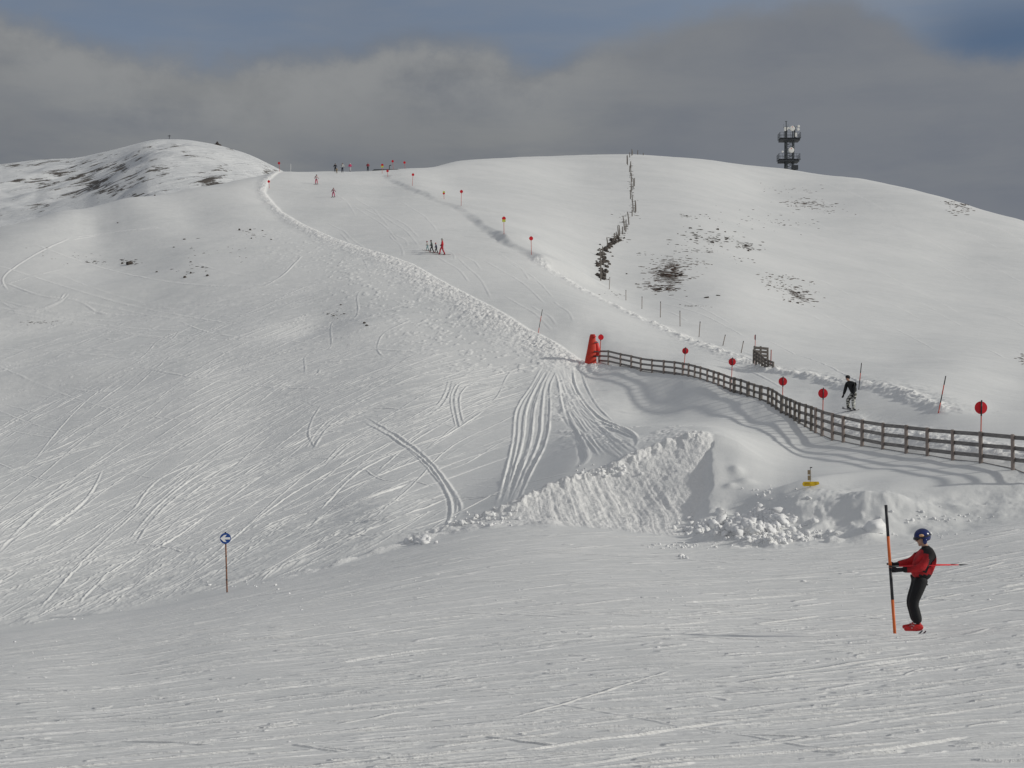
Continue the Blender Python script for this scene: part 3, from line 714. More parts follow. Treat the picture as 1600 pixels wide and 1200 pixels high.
def snow_material():
    m_ = bpy.data.materials.new('snow'); m_.use_nodes = True
    t = NT(m_.node_tree); b = t.n['Principled BSDF']
    geo = t.node('ShaderNodeTexCoord'); P = geo.outputs['Object']
    sp_ = t.node('ShaderNodeSeparateXYZ'); t.l.new(P, sp_.inputs[0])
    fr = t.node('ShaderNodeAttribute', attribute_name='loose').outputs['Fac']
    fg = t.node('ShaderNodeAttribute', attribute_name='piste').outputs['Fac']
    tf = t.node('ShaderNodeAttribute', attribute_name='turf').outputs['Fac']
    def mapped(scale, rot=0.0):      # turn first, then stretch
        m0 = t.node('ShaderNodeMapping'); m0.inputs['Rotation'].default_value = (0, 0, rot); t.l.new(P, m0.inputs[0])
        mp = t.node('ShaderNodeMapping'); mp.inputs['Scale'].default_value = scale
        t.l.new(m0.outputs[0], mp.inputs[0]); return mp.outputs[0]
    big = t.noise(mapped((.06, .06, .06)), 1.0, 5.0, .6)
    streak = t.noise(mapped((.55, 7.0, 1), R(-12)), 1.0, 5.0, .62)
    streak2 = t.noise(mapped((.8, 14.0, 1), R(-8)), 1.0, 4.0, .6)
    grain = t.noise(P, 9.0, 5.0, .7)
    drift = t.noise(mapped((.35, 1.1, .6), R(25)), 1.0, 5.0, .6)
    s1 = t.math('MULTIPLY', t.sstep(streak, .49, .66), fg)
    s2 = t.math('MULTIPLY', t.sstep(streak2, .50, .64), fg)
    looseness = t.math('MAXIMUM', fr, t.math('MULTIPLY', t.math('MAXIMUM', s1, s2), .95))
    packed = t.mix(t.sstep(big, .35, .65), (.715, .725, .720, 1), (.775, .78, .772, 1))
    packed = t.mix(t.math('MULTIPLY', t.sstep(drift, .4, .7), .5), packed, (.80, .805, .795, 1))
    colr = t.mix(t.math('MULTIPLY', looseness, .9), packed, (.96, .955, .94, 1))
    # scoured turf and stones
    tn = t.noise(mapped((.35, 2.2, 2.2), R(18)), 1.0, 6.0, .7)
    tmask = t.sstep(t.math('ADD', t.math('MULTIPLY', tf, .66), t.math('MULTIPLY_ADD', tn, 1.0, -.5)), .44, .50)
    turf = t.mix(t.noise(P, 2.0, 4.0, .7), (.05, .042, .032, 1), (.16, .13, .10, 1))
    colr = t.mix(tmask, colr, turf)
    t.l.new(colr, b.inputs['Base Color'])
    b.inputs['Roughness'].default_value = .62; b.inputs['Specular IOR Level'].default_value = .35
    h = t.math('ADD', t.math('MULTIPLY', grain, .018), t.math('MULTIPLY', drift, .03))
    h = t.math('ADD', h, t.math('MULTIPLY', t.math('MULTIPLY', streak, fg), .022))
    h = t.math('ADD', h, t.math('MULTIPLY', t.math('MAXIMUM', s1, s2), .012))
    h = t.math('ADD', h, t.math('MULTIPLY', t.math('MULTIPLY', t.noise(P, 3.2, 5.0, .75), fr), .22))
    h = t.math('ADD', h, t.math('MULTIPLY', tmask, .05))
    bn = t.node('ShaderNodeBump'); bn.inputs['Strength'].default_value = .75; bn.inputs['Distance'].default_value = 1.0
    t.l.new(h, bn.inputs['Height']); t.l.new(bn.outputs[0], b.inputs['Normal'])
    return m_
SNOW = snow_material()

# ------------------------------------------------------------------ ground
TURF = np.zeros_like(Z)
def turf(px, py, rx, ry, amt, Y=None):
    g = on_ground(px, py)
    if g is None: return
    sx_ = rx * g.y / F
    # vertical photograph extent -> depth extent on this slope
    a = on_ground(px, py - ry); b_ = on_ground(px, py + ry)
    sy = max(0.6, (a.y - b_.y) / 2) if a and b_ else ry * g.y / F * 4
    TURF[:] = np.maximum(TURF, amt * np.exp(-(((XX - g.x - 0) / sx_) ** 2 + ((YY - g.y) / sy) ** 2) ** 1.2))
for a in [(1045, 432, 30, 26, .75), (1110, 376, 40, 12, .6), (1165, 385, 18, 10, .7), (1245, 462, 22, 14, .75), (1215, 433, 22, 5, .5), (1260, 318, 45, 9, .6), (1500, 322, 30, 14, .75), (1090, 357, 30, 5, .5),
          (1080, 340, 50, 7, .45), (1000, 400, 14, 5, .35), (1595, 560, 8, 12, .6), (1075, 478, 18, 3, .6), (1290, 290, 40, 4, .5), (1200, 345, 50, 8, .42), (1350, 342, 30, 5, .42), (1240, 270, 30, 3, .45),
          (150, 410, 18, 5, .5), (210, 412, 10, 4, .5), (60, 505, 40, 4, .55), (380, 358, 14, 3, .5), (305, 425, 16, 4, .45), (520, 492, 14, 5, .45), (120, 395, 60, 14, .33), (700, 257, 30, 3, .45), (770, 268, 60, 3, .4), (520, 505, 25, 10, .25)]:
    turf(*a)
ground = bpy.data.objects.new('snow_ground', grid_mesh('snow_ground', XX, np.broadcast_to(YY, XX.shape), Z, {'loose': FR, 'piste': np.broadcast_to(fgm, Z.shape), 'turf': TURF}))
ground.data.materials.append(SNOW); link(ground); tag(ground, kind='structure')
# snow behind the camera and to its sides
gx_, gy_ = np.meshgrid(np.linspace(-140, 140, 90), np.linspace(-140, 1.6, 60))
gz_ = Z[0, NC // 2] + 0.02 + 0.03 * fbm(gx_ * .3, gy_ * .3, 4) - 0.02 * np.abs(gx_) * 0 + 0.03 * np.abs(gy_ - 1.6)
near = bpy.data.objects.new('snow_slope', grid_mesh('snow_slope', gx_, gy_, gz_, {'loose': gx_ * 0, 'piste': gx_ * 0 + 1, 'turf': gx_ * 0}))
near.data.materials.append(SNOW); link(near); tag(near, kind='structure')

# ------------------------------------------------------------------ the far mountain on the left
mc = [(-500, 300), (-300, 275), (-150, 262), (0, 257), (60, 249), (120, 247), (180, 233), (240, 217.5), (290, 217.5), (340, 226), (390, 241), (440, 266), (500, 300), (600, 350)]
mu = np.linspace(-0.62, -0.06, 520); my = np.geomspace(430, 1250, 420)
cE = np.interp(mu, [float(ray(a, b)[0]) for a, b in mc], [float(ray(a, b)[1]) for a, b in mc])
k_ = np.ones(15) / 15; cE = np.convolve(np.pad(cE, 7, 'edge'), k_, 'valid')
crY = np.interp(mu, [-.62, -.34, -.26, -.2, -.1], [820, 780, 700, 700, 640])
MX = mu[None, :] * my[:, None]; MY = np.broadcast_to(my[:, None], MX.shape)
t_ = my[:, None] / crY[None, :]
zc = cE * crY
prof2 = np.where(t_ < 1, 1 - 1.15 * (1 - t_) - 1.3 * (1 - t_) ** 2 * 0.4, 1 - 0.3 * (t_ - 1) - 3.2 * (t_ - 1) ** 2)
MZ = zc[None, :] * prof2
rdg = fbm(MX * .012 + 3, MY * .012, 200, 4)
MZ += (rdg * 6 + fbm(MX * .05, MY * .05, 203, 3) * 2.5) * np.exp(-((1 - t_) / .22) ** 2 * 0) * ss(np.abs(1 - t_), 0.0, .12)
# spur towards the viewer with rocks
spx = float(ray(330, 300)[0]) * 600; spy = 560
MZ = np.where(t_ < 1, np.minimum(MZ, cE[None, :] * MY * (1 - .03 * (1 - t_))), MZ)
q = ((MX - spx) / 22) ** 2 + ((MY - spy) / 60) ** 2; MZ += 5 * np.exp(-q)
MT = np.zeros_like(MZ)
for px, py, rx, ry, am in [(150, 288, 44, 16, .95), (108, 300, 34, 10, .6), (95, 272, 30, 10, .7), (70, 287, 26, 12, .75), (185, 262, 34, 8, .75), (250, 268, 26, 12, .85), (215, 280, 40, 9, .7), (230, 250, 40, 5, .6), (290, 240, 22, 6, .6),
                           (30, 281, 14, 5, .65), (60, 322, 22, 7, .6), (330, 285, 24, 18, .8), (350, 262, 14, 14, .5), (418, 270, 14, 5, 1.0), (366, 232, 14, 3, .9), (20, 258, 40, 3, .7), (90, 252, 40, 4, .6), (170, 248, 20, 5, .5), (210, 305, 20, 5, .7), (270, 226, 10, 12, .3), (160, 268, 90, 34, .45)]:
    u0, e0 = ray(px, py); E_ = MZ / MY
    MT = np.maximum(MT, am * np.exp(-(((mu[None, :] - u0) * F / rx) ** 2 + ((E_ - e0) * F / ry) ** 2)) * (t_ < 1.03))
mount = bpy.data.objects.new('mountain', grid_mesh('mountain', MX, MY, MZ, {'rocky': MT}))
mm = bpy.data.materials.new('mountain_snow_and_rock'); mm.use_nodes = True
t = NT(mm.node_tree); b = t.n['Principled BSDF']; b.inputs['Roughness'].default_value = .8
P = t.node('ShaderNodeTexCoord').outputs['Object']; rk = t.node('ShaderNodeAttribute', attribute_name='rocky').outputs['Fac']
mp = t.node('ShaderNodeMapping'); m0 = t.node('ShaderNodeMapping'); m0.inputs['Rotation'].default_value = (0, R(24), 0); t.l.new(P, m0.inputs[0]); mp.inputs['Scale'].default_value = (.05, .012, .40); t.l.new(m0.outputs[0], mp.inputs[0])
n1 = t.noise(mp.outputs[0], 1.0, 8.0, .72); n2 = t.noise(P, .25, 6.0, .7)
msk = t.sstep(t.math('ADD', t.math('ADD', t.math('MULTIPLY', rk, .34), t.math('MULTIPLY_ADD', n1, 1.5, -.75)), t.math('MULTIPLY_ADD', n2, .9, -.45)), .20, .27)
rockc = t.mix(n2, (.035, .032, .03, 1), (.15, .13, .11, 1))
t.l.new(t.mix(msk, t.mix(n1, (.74, .76, .78, 1), (.82, .83, .83, 1)), rockc), b.inputs['Base Color'])
bn = t.node('ShaderNodeBump'); bn.inputs['Strength'].default_value = .8; bn.inputs['Distance'].default_value = 1.0
t.l.new(t.math('ADD', t.math('MULTIPLY', n1, 2.5), t.math('MULTIPLY', n2, .8)), bn.inputs['Height']); t.l.new(bn.outputs[0], b.inputs['Normal'])
mount.data.materials.append(mm); link(mount); tag(mount, kind='structure')
def on_mount(px):
    u = float(ray(px, 220)[0]); j = int(np.searchsorted(mu, u)); e = MZ[:, j] / my; i = int(np.argmax(e)); return Vector((u * my[i], my[i], MZ[i, j]))

# ================================================================== OBJECTS
SKIN = mat('skin', (.55, .33, .24), .55, .1)
WOOD = mat('weathered_wood', (.24, .215, .19), .85, .35, 14, (.13, .115, .105), bump=.5, bs=30, stretch=(1, 1, .25))
WOODP = mat('post_wood', (.34, .28, .25), .85, .3, 12, (.22, .19, .175), bump=.5, bs=30, stretch=(1, 1, .2))
WOODG = mat('dark_rail_wood', (.26, .245, .235), .85, .3, 10, (.16, .15, .148), bump=.5, bs=30, stretch=(.3, .3, 2))
RED = mat('red_plastic', (.78, .012, .025), .55, .15, 8)
REDP = mat('red_pole_paint', (.62, .09, .05), .5, .15, 8)
ORANGE = mat('orange_pole', (.80, .17, .035), .5, .2, 6)
BLACKP = mat('black_pole', (.022, .022, .028), .45, .2, 6)
PALE = mat('red_mesh_pole', (.45, .14, .12), .6, .2, 10)
YEL = mat('lime_square', (.72, .75, .10), .6, .1)
YSIGN = mat('yellow_sign', (.78, .52, .015), .5, .12, 5)
TAN = mat('tan_plate', (.30, .23, .14), .7, .2, 12)
DARK = mat('dark_metal', (.03, .03, .035), .5, .2)
TOWER = mat('tower_steel', (.085, .095, .10), .6, .25, 1.5)
TOWERB = mat('tower_floor', (.05, .055, .062), .7, .2, 1.5)
DISHM = mat('antenna_white', (.88, .87, .82), .5, .05, 2)
BLUE = mat('blue_sign', (.012, .07, .30), .4, .1, 8)
WHITE = mat('white_paint', (.90, .90, .88), .45, .04, 8)
RUST = mat('rusty_pole', (.34, .15, .08), .7, .45, 9, (.15, .08, .055))
ROCK = mat('rock', (.12, .10, .085), .9, .6, 3.0, (.035, .03, .028), bump=1.0, bs=5)
ROCKR = mat('reddish_turf', (.13, .085, .065), .95, .6, 2.0, (.045, .032, .025), bump=1.0, bs=6)
ROOF = mat('hut_roof', (.10, .11, .12), .8, .2, 1)
HUTW = mat('hut_wall', (.12, .10, .085), .85, .2, 1)
MATR = mat('crash_mat', (.66, .045, .02), .6, .2, 3, bump=.35, bs=4)
MATB = mat('crash_mat_front', (.80, .05, .04), .5, .15, 3)

# ---------------------------------------------------------------- long slatted fence
def post_h(px): return 0
fence = empty('wooden_fence', at(1300, fence_y(1300)), 0, 'long weathered wooden rail fence curving up from the right edge to the red crash mat', 'fence')
fo = fence.location
bases = []
for px, pt, pb in POSTS:
    Y = fence_y(px); p = at(px, Y); top = zpix(pt, Y); bases.append((px, Y, p, max(top, p.z + 0.55)))
    # the post keeps its photographed top; its foot is sunk in the snow
for i, (px, Y, p, top) in enumerate(bases):
    mb = MB(); lean = random.uniform(-.02, .02); wdt = .135 * random.uniform(.9, 1.15) * (1.5 if i in (17, 19, 21, 25) else 1.0)
    a = Vector((p.x, p.y, p.z - .4)) - fo; bq = Vector((p.x + lean + .015, p.y, top)) - fo
    mb.tube([a, (a + bq) / 2, bq - Vector((0, 0, .02)), bq], [wdt / 2 * 1.02, wdt / 2, wdt / 2, wdt / 2 * .8], 10)
    mb.build('post', WOODP if (i < 17 or i > 31) else WOOD, fence)
RH = [.93, .58, .23]
for i in range(len(bases) - 1):
    (pa, Ya, A, ta), (pb_, Yb, B, tb) = bases[i], bases[i + 1]
    dirv = (B - A); dirv.z = 0; dirv.normalize(); nrm = Vector((dirv.y, -dirv.x, 0))
    if nrm.x < 0: nrm = -nrm
    off = nrm * .07
    for k in range(4):
        # rails hang a fixed distance below the post tops
        dz = .10 + .37 * k * (1 if pa > 1190 else .93)
        za, zb = ta - dz, tb - dz
        if k == 3: za, zb = A.z + .01, B.z + .01
        elif za < A.z - .02 or zb < B.z - .02: continue
        mb = MB(); a = Vector((A.x, A.y, za)) + off - dirv * .03 - fo; bq = Vector((B.x, B.y, zb)) + off + dirv * .03 - fo
        j = random.uniform(-.012, .012)
        if k == 3: mb.bar(a, bq, .05, .05)
        else: mb.bar(a + Vector((0, 0, j)), bq + Vector((0, 0, -j)), .035, .135)
        mb.build('rail', WOODG, fence)

# ---------------------------------------------------------------- piste marker discs
def marker(px, pyc, bx, by, Y, rpx, label, group='red disc markers along the groomed run', square=None, edge_on=False, dark=True, base=None, mesh_pole=False):
    p = at(bx, Y) if base is None else base
    zt = zpix(pyc, Y); top = Vector((float(ray(px, pyc)[0]) * Y, Y, zt)); r = rpx * Y / F
    root = empty('piste_marker', p, 0, label, 'marker', group)
    a = Vector((0, 0, -.35)); c = top - p; ax = (c - Vector((0, 0, 0))).normalized()
    cut = c - ax * (r * 1.28); n_ = 8
    mb = MB(); mb.tube([a, cut], .021 if Y < 100 else .03, n_); mb.build('pole', REDP, root, True)
    mb = MB(); mb.tube([cut, c + ax * (r * 1.18)], .028 if Y < 100 else .034, n_); mb.build('pole_top', BLACKP if dark else REDP, root, True)
    nrm = Vector((1, -.12, 0)) if edge_on else Vector((random.uniform(-.12, .12), -1, 0))
    mb = MB(); mb.disc(c + nrm.normalized() * (-.045 if (dark and Y < 100) else .045), nrm, r, .02); mb.build('disc', RED, root)
    if square is not None:
        s_ = r * 1.0; cc = c + Vector((0, -.07, square * r * 1.25))
        mb = MB(); mb.box(cc, (s_ * 1.8, .02, s_ * 1.3)); mb.build('plate', YEL, root)
    return root
for px, pyc, bx, r_, lab in [(1533.5, 637, 1530, 10, 'largest red disc, on a black and red pole by the right end of the fence'),
        (1286.3, 614.6, 1284, 7.6, 'red disc marker behind the fence, just left of the snowboarder'),
        (1223.4, 596, 1221.5, 6.7, 'red disc marker rising where the fence bends downhill'),
        (1144.3, 565.3, 1141.5, 5.8, 'red disc marker in front of the short brown fence section, behind the long fence'),
        (1071, 548.2, 1067, 5.0, 'red disc marker behind the middle of the upper long fence'),
        (938.8, 527, 937, 4.4, 'red disc marker on a pale pole right beside the red crash mat')]:
    Y = fence_y(bx) + .25
    marker(px, pyc, bx, 0, Y, r_, lab)
for px, pyc, bx, by, r_, lab, sq in [
        (436, 255, 437, 268, 2.0, 'red disc marker on the skyline at the top left end of the run', None),
        (420, 283.6, 421, 294, 2.1, 'red disc marker just below the skyline left of the groomed run', None),
        (597.4, 258, 597, 271, 2.0, 'red disc marker with a yellow plate below it on the skyline by the dark roof', -1),
        (605.6, 267.2, 606, 276, 2.0, 'small red disc marker standing lowest of those by the dark roof', None),
        (645.3, 273, 644, 290.5, 2.1, 'red disc marker standing on the bank right of the dark roof', None),
        (693.5, 302.3, 694, 311, 1.8, 'small red disc marker with a yellow plate above it', 1),
        (721, 299.4, 720.5, 321.5, 2.5, 'tall red disc marker right of the small yellow-topped one', None),
        (787.3, 341.4, 787.5, 366, 3.0, 'red disc marker with a yellow plate under it beside the drift bank', -1),
        (829.8, 372.6, 830.5, 398, 3.2, 'red disc marker at the foot of the drift bank', None)]:
    g = on_ground(bx, by)
    if g is None: g = at(bx, 270)
    marker(px, pyc, bx, by, g.y, r_, lab, square=sq, base=g, dark=(px > 700))
for px, pyc, bx, lab in [(613.5, 252, 613.7, 'left one of the two red disc markers standing behind the dark roof on the skyline'), (632, 254, 632.2, 'right one of the two red disc markers standing behind the dark roof on the skyline')]:
    p = at(bx, 292); marker(px, pyc, bx, 0, 292, 1.9, lab, base=p, dark=False)

# ---------------------------------------------------------------- slalom style poles
def pole(tx, ty, bx, by, r, bands, label, name='marker_pole', cat='pole', group=None, Y=None, sink=.3):
    g = on_ground(bx, by) if Y is None else Vector((float(ray(bx, by)[0]) * Y, Y, zpix(by, Y)))
    top = Vector((float(ray(tx, ty)[0]) * g.y, g.y, zpix(ty, g.y))) - g
    root = empty(name, g, 0, label, cat, group)
    n = len(bands)
    z0 = -top * (sink / top.length)
    for i, (f0, f1, m_, nm) in enumerate(bands):
        a = z0 if i == 0 else top * f0; b_ = top * f1
        mb = MB(); mb.tube([a, (a + b_) / 2, b_], r, 12); mb.build(nm, m_, root, True)
    return root
pole(1384.2, 789, 1397.8, 985, .026, [(0, .245, ORANGE, 'orange_band'), (.245, .50, BLACKP, 'black_band'), (.50, .75, ORANGE, 'orange_band'), (.75, 1, BLACKP, 'black_band')],
     'thick orange and black banded pole held by the skier in red', Y=23.6)
pole(1346.2, 567, 1341.8, 609, .024, [(0, .35, BLACKP, 'black_band'), (.35, .62, REDP, 'red_band'), (.62, 1, BLACKP, 'black_band')], 'red and black pole standing in the snow ridge right behind the snowboarder', group='red and black slalom poles')
pole(1477.8, 587.5, 1466.2, 645.5, .024, [(0, .28, REDP, 'red_band'), (.28, .5, BLACKP, 'black_band'), (.5, .76, REDP, 'red_band'), (.76, 1, BLACKP, 'black_band')], 'red and black pole leaning right at the end of the snow ridge', group='red and black slalom poles')
pole(847.5, 483.5, 841, 520, .024, [(0, .22, REDP, 'red_band'), (.22, .48, BLACKP, 'black_band'), (.48, .72, REDP, 'red_band'), (.72, 1, BLACKP, 'black_band')], 'thin red and black pole on the lumpy snow berm above the crash mat', group='red and black slalom poles')
pole(454.4, 256, 454.2, 269.5, .03, [(0, 1, WHITE, 'shaft')], 'thin whitish pole on the skyline at the left end of the run')
# line of snow stakes along the crumb line
stakes = [(952.9, 432.8, 952, 452), (978, 453, 978, 469.3), (1003.2, 463.2, 1003, 482.5), (1032.3, 471, 1031.8, 496), (1062.4, 485.5, 1062.6, 510), (1094, 502.3, 1092.2, 526.6), (1133.4, 523, 1129.5, 540), (1161.8, 532.8, 1158, 551.5)]
slab = ['uppermost of the eight bare stakes below the dark stone wall', 'second bare stake down from the dark stone wall', 'third bare stake down from the dark stone wall', 'fourth stake down from the stone wall, dark and tall', 'fifth stake down from the stone wall, thin and upright',
        'sixth stake down from the stone wall, leaning right with a bright side', 'short stake leaning right, third up from the brown fence section', 'leaning stake nearest to the brown fence section on its left']
for (tx, ty, bx, by), lb in zip(stakes, slab):
    pole(tx, ty, bx, by, .035, [(0, .9, WOODP, 'shaft'), (.9, 1, DARK, 'tip')], lb, 'snow_stake', 'stake', 'stakes in a line along the right edge of the run')

# ---------------------------------------------------------------- short brown fence section
gp = on_ground(1190, 568); Yg = gp.y
g = empty('fence_section', gp, 0, 'short brown wooden fence section bent at a corner, standing alone beyond the run', 'fence')
def P3(px, py, Y): return Vector((float(ray(px, py)[0]) * Y, Y, zpix(py, Y))) - gp
fr_posts = [(1177.5, 546, 563, .6), (1181.5, 549, 566, .3), (1186, 552, 569, .0), (1190.5, 555, 572, -.5), (1195, 560, 575, -1.0), (1200, 562, 577, -1.4), (1208, 565, 578.5, -2.0)]
for a in fr_posts:
    mb = MB(); mb.tube([P3(a[0], a[2] + 5, Yg + a[3]), P3(a[0] + .3, a[1], Yg + a[3])], .07, 8); mb.build('post', WOOD, g)
for a, b_ in zip(fr_posts[:-1], fr_posts[1:]):
    for f in (.12, .45, .78):
        mb = MB(); mb.bar(P3(a[0], a[1] + (a[2] - a[1]) * f, Yg + a[3] + .06), P3(b_[0], b_[1] + (b_[2] - b_[1]) * f, Yg + b_[3] + .06), .035, .15); mb.build('rail', WOOD, g)
bk = [(1179, 540.5, 560), (1188.5, 541, 564), (1199.5, 543, 572)]
for a in bk:
    mb = MB(); mb.tube([P3(a[0], a[2] + 4, Yg + 1.0), P3(a[0], a[1], Yg + 1.0)], .07, 8); mb.build('post', WOOD, g)
for f in range(4):
    y = 543 + f * 5.6
    mb = MB(); mb.bar(P3(1178, y, Yg + .95), P3(1200, y + 2, Yg + .95), .035, .17); mb.build('rail', WOOD, g)
marker(1180.3, 527, 1178.6, 560, Yg + 1.4, 3.6, 'red disc marker seen edge-on above the brown fence section', edge_on=True, base=at(1178.6, Yg + 1.4))
pole(1205, 546.5, 1204.4, 568, .035, [(0, 1, PALE, 'shaft')], 'reddish stake sticking up behind the right end of the brown fence section', 'snow_stake', 'stake', 'stakes in a line along the right edge of the run', Y=Yg + .6, sink=.8)

# ---------------------------------------------------------------- red crash mat
Ym = 101.5; base = at(921, Ym); 
cm = empty('crash_mat', base, 0, 'tall red padded crash mat wrapped round the upper end of the fence', 'crash mat')
def Q3(px, py, dy=0.0): return Vector((float(ray(px, py)[0]) * (Ym + dy), Ym + dy, zpix(py, Ym + dy))) - base
# wedge: left sloping flank, wide at the foot
rows = [(0.0, 912.6, 931.5), (.25, 914.6, 931.8), (.5, 916.9, 931.8), (.75, 919.4, 931.0), (.93, 921.2, 930.3), (1.0, 922.4, 929.6)]
mb = MB(); n = 12; vs = []
for f, xl, xr in rows:
    yy = 573 + (522.5 - 573) * f; dep = .45 - .2 * f
    L = Q3(xl, yy); Rr = Q3(xr, yy); c = (L + Rr) / 2; hw = (Rr.x - L.x) / 2
    for k in range(n):
        a = 2 * math.pi * k / n; ca, sa = math.cos(a), math.sin(a)
        sx_ = math.copysign(abs(ca) ** .5, ca) * hw * (1 + .03 * math.sin(9 * f + k)); sy_ = math.copysign(abs(sa) ** .5, sa) * dep
        mb.v.append(c + Vector((sx_, sy_, 0)))
for i in range(len(rows) - 1):
    for k in range(n): k2 = (k + 1) % n; mb.f.append((i * n + k, i * n + k2, (i + 1) * n + k2, (i + 1) * n + k))
mb.f.append(tuple((len(rows) - 1) * n + k for k in range(n)))
o = mb.build('mat_cover', MATR, cm, True, bevel=.0)
mb = MB(); mb.tube([Q3(933.5, 556), Q3(934, 545), Q3(932.5, 537), Q3(930.6, 533)], [.12, .17, .14, .06], 10); mb.build('side_padding', MATB, cm, True)
mb = MB(); mb.tube([Q3(927.5, 527, -.3), Q3(929.5, 524, -.3)], [.10, .13], 10); mb.build('top_roll', MATB, cm, True)
for yy, x0, x1 in ((534.5, 929, 934), (549, 928, 937), (556.5, 927, 936)):
    mb = MB(); mb.bar(Q3(x0, yy, -.42), Q3(x1, yy + .8, -.25), .04, .07); mb.build('strap', DARK, cm)

# ---------------------------------------------------------------- blue arrow sign
Ys_ = 46.6; g0 = on_ground(355, 925.5)
bs = empty('direction_sign', g0, 0, 'round blue sign with a white left arrow on a rusty pole beside the piste', 'sign')
Yb = g0.y
def S3(px, py, dy=0.0): return Vector((float(ray(px, py)[0]) * (Yb + dy), Yb + dy, zpix(py, Yb + dy))) - g0
a, b_ = S3(355, 933), S3(352.2, 831)
pts_ = [a.lerp(b_, f) for f in (0, .08, .28, .55, .78, .95, 1)]
mb = MB(); mb.tube([a, a.lerp(b_, .3), a.lerp(b_, .6), a.lerp(b_, .81)], .026, 10); mb.build('pole', RUST, bs, True)
mb = MB(); mb.tube([a.lerp(b_, .81), b_], .03, 10); mb.build('pole_top', DARK, bs, True)
for f in (.26, .44, .62): mb = MB(); mb.tube([a.lerp(b_, f), a.lerp(b_, f + .012)], .034, 10); mb.build('clamp', DARK, bs)
rs = 8.5 * Yb / F; c = S3(352.3, 841.2, -.045); nr = Vector((.16, -1, 0)).normalized(); ax = Vector((1, .16, 0)).normalized(); up = Vector((.03, 0, 1)).normalized()
mb = MB(); mb.disc(c, nr, rs, .018, 40); mb.build('sign_disc', BLUE, bs)
mb = MB(); mb.prism([(-.93, 0), (-.30, .60), (.20, .66), (-.12, .20), (.86, .19), (.86, -.19), (-.12, -.20), (.20, -.66), (-.30, -.60)][::-1], c + nr * .014, ax * rs, up * rs, .008); mb.build('arrow', WHITE, bs)

# ---------------------------------------------------------------- yellow trail sign
g1 = on_ground(1266, 761); Yy = g1.y
ts = empty('trail_sign', g1, 0, 'half buried yellow pointed trail sign under two tan plates on the bank below the fence', 'sign')
def T3(px, py, dy=0.0): return Vector((float(ray(px, py)[0]) * (Yy + dy), Yy + dy, zpix(py, Yy + dy))) - g1
k = Yy / F
mb = MB(); mb.tube([T3(1265.7, 770), T3(1266.2, 731)], .009, 8); mb.build('post', DARK, ts)
mb = MB(); mb.tube([T3(1265.6, 730.6), T3(1269, 730.2)], .016, 8); mb.build('cap', DARK, ts)
for y0, y1, x0 in ((734.5, 741.5, 1262), (743, 750.5, 1262.2)):
    mb = MB(); mb.box((T3(x0, y0, -.03) + T3(x0 + 4.6, y1, -.03)) / 2, (4.6 * k, .03, (y1 - y0) * k)); mb.build('plate', TAN, ts)
mb = MB(); mb.box((T3(1267.6, 735, -.01) + T3(1267.6, 750, -.01)) / 2, (.6 * k, .02, 15 * k)); mb.build('side_strip', WHITE, ts)
cy = T3(1267, 756.2, -.05)
mb = MB(); mb.prism([(-13.3, .2), (-12.3, 2.4), (-10.5, 3.6), (11.8, 3.7), (13.2, .8), (12.4, -.6), (5, -3.2), (-10.8, -3.7), (-12.6, -2.2)][::-1], cy, Vector((k, 0, 0)), Vector((0, 0, k)), .035); mb.build('board', YSIGN, ts)
INK = mat('faded_lettering', (.33, .17, .01), .7, .2)
for x0, x1, y in ((-10, -.5, 1.7), (-10, .5, -1.5), (5, 8.6, 1.7), (6, 9, -.9), (-10, -2, .2)):
    mb = MB()
    xx = x0
    while xx < x1:
        wv = random.uniform(.35, .9); mb.box(cy + Vector((k * (xx + wv / 2), -.02, k * y)), (k * wv, .004, k * random.uniform(.5, .9))); xx += wv + .3
    mb.build('faint_lettering', INK, ts)

# ---------------------------------------------------------------- telecom tower
ut = float(ray(1231.5, 264)[0]); Yt = max((zat(ut * y_, y_) / y_, y_) for y_ in np.linspace(380, 600, 111))[1] + 1.0; tb = Vector((ut * Yt, Yt, zat(ut * Yt, Yt)))
kk_ = Yt / F
tw = empty('telecom_tower', tb, 0, 'dark steel lattice radio tower with white dishes and two platforms on the hilltop', 'tower')
def W(px, py, dy=0.0): return Vector((float(ray(px, py)[0]) * Yt, Yt + dy, zpix(py, Yt))) - tb
def Wc(cx, cy): return 1190 + cx / 13.333, 180 + cy / 13.333     # from the enlarged view
zb_ = -2.2
xl, xr = W(*Wc(490, 1090)).x, W(*Wc(650, 1090)).x; hw = (xr - xl) / 2; cx_ = (xl + xr) / 2; dp = hw
ztop = W(*Wc(0, 250)).z; zp1 = W(*Wc(0, 545)).z; zp0 = W(*Wc(0, 985)).z; zr1 = W(*Wc(0, 390)).z
for sx_ in (-1, 1):
    for sy_ in (-1, 1):
        zt_ = W(*Wc(0, 240)).z if (sx_ == 1 or sy_ == -1) else zp1 + 2
        wdt = .42 if sx_ < 0 else .3
        mb = MB(); mb.bar(Vector((cx_ + sx_ * hw + (.15 if sx_ < 0 else 0), dp * sy_, zb_)), Vector((cx_ + sx_ * hw + .35, dp * sy_, zt_ if sx_ > 0 else W(*Wc(0, 270)).z)), wdt, wdt, Vector((0, 1, 0))); mb.build('leg', TOWER, tw)
nb = 7
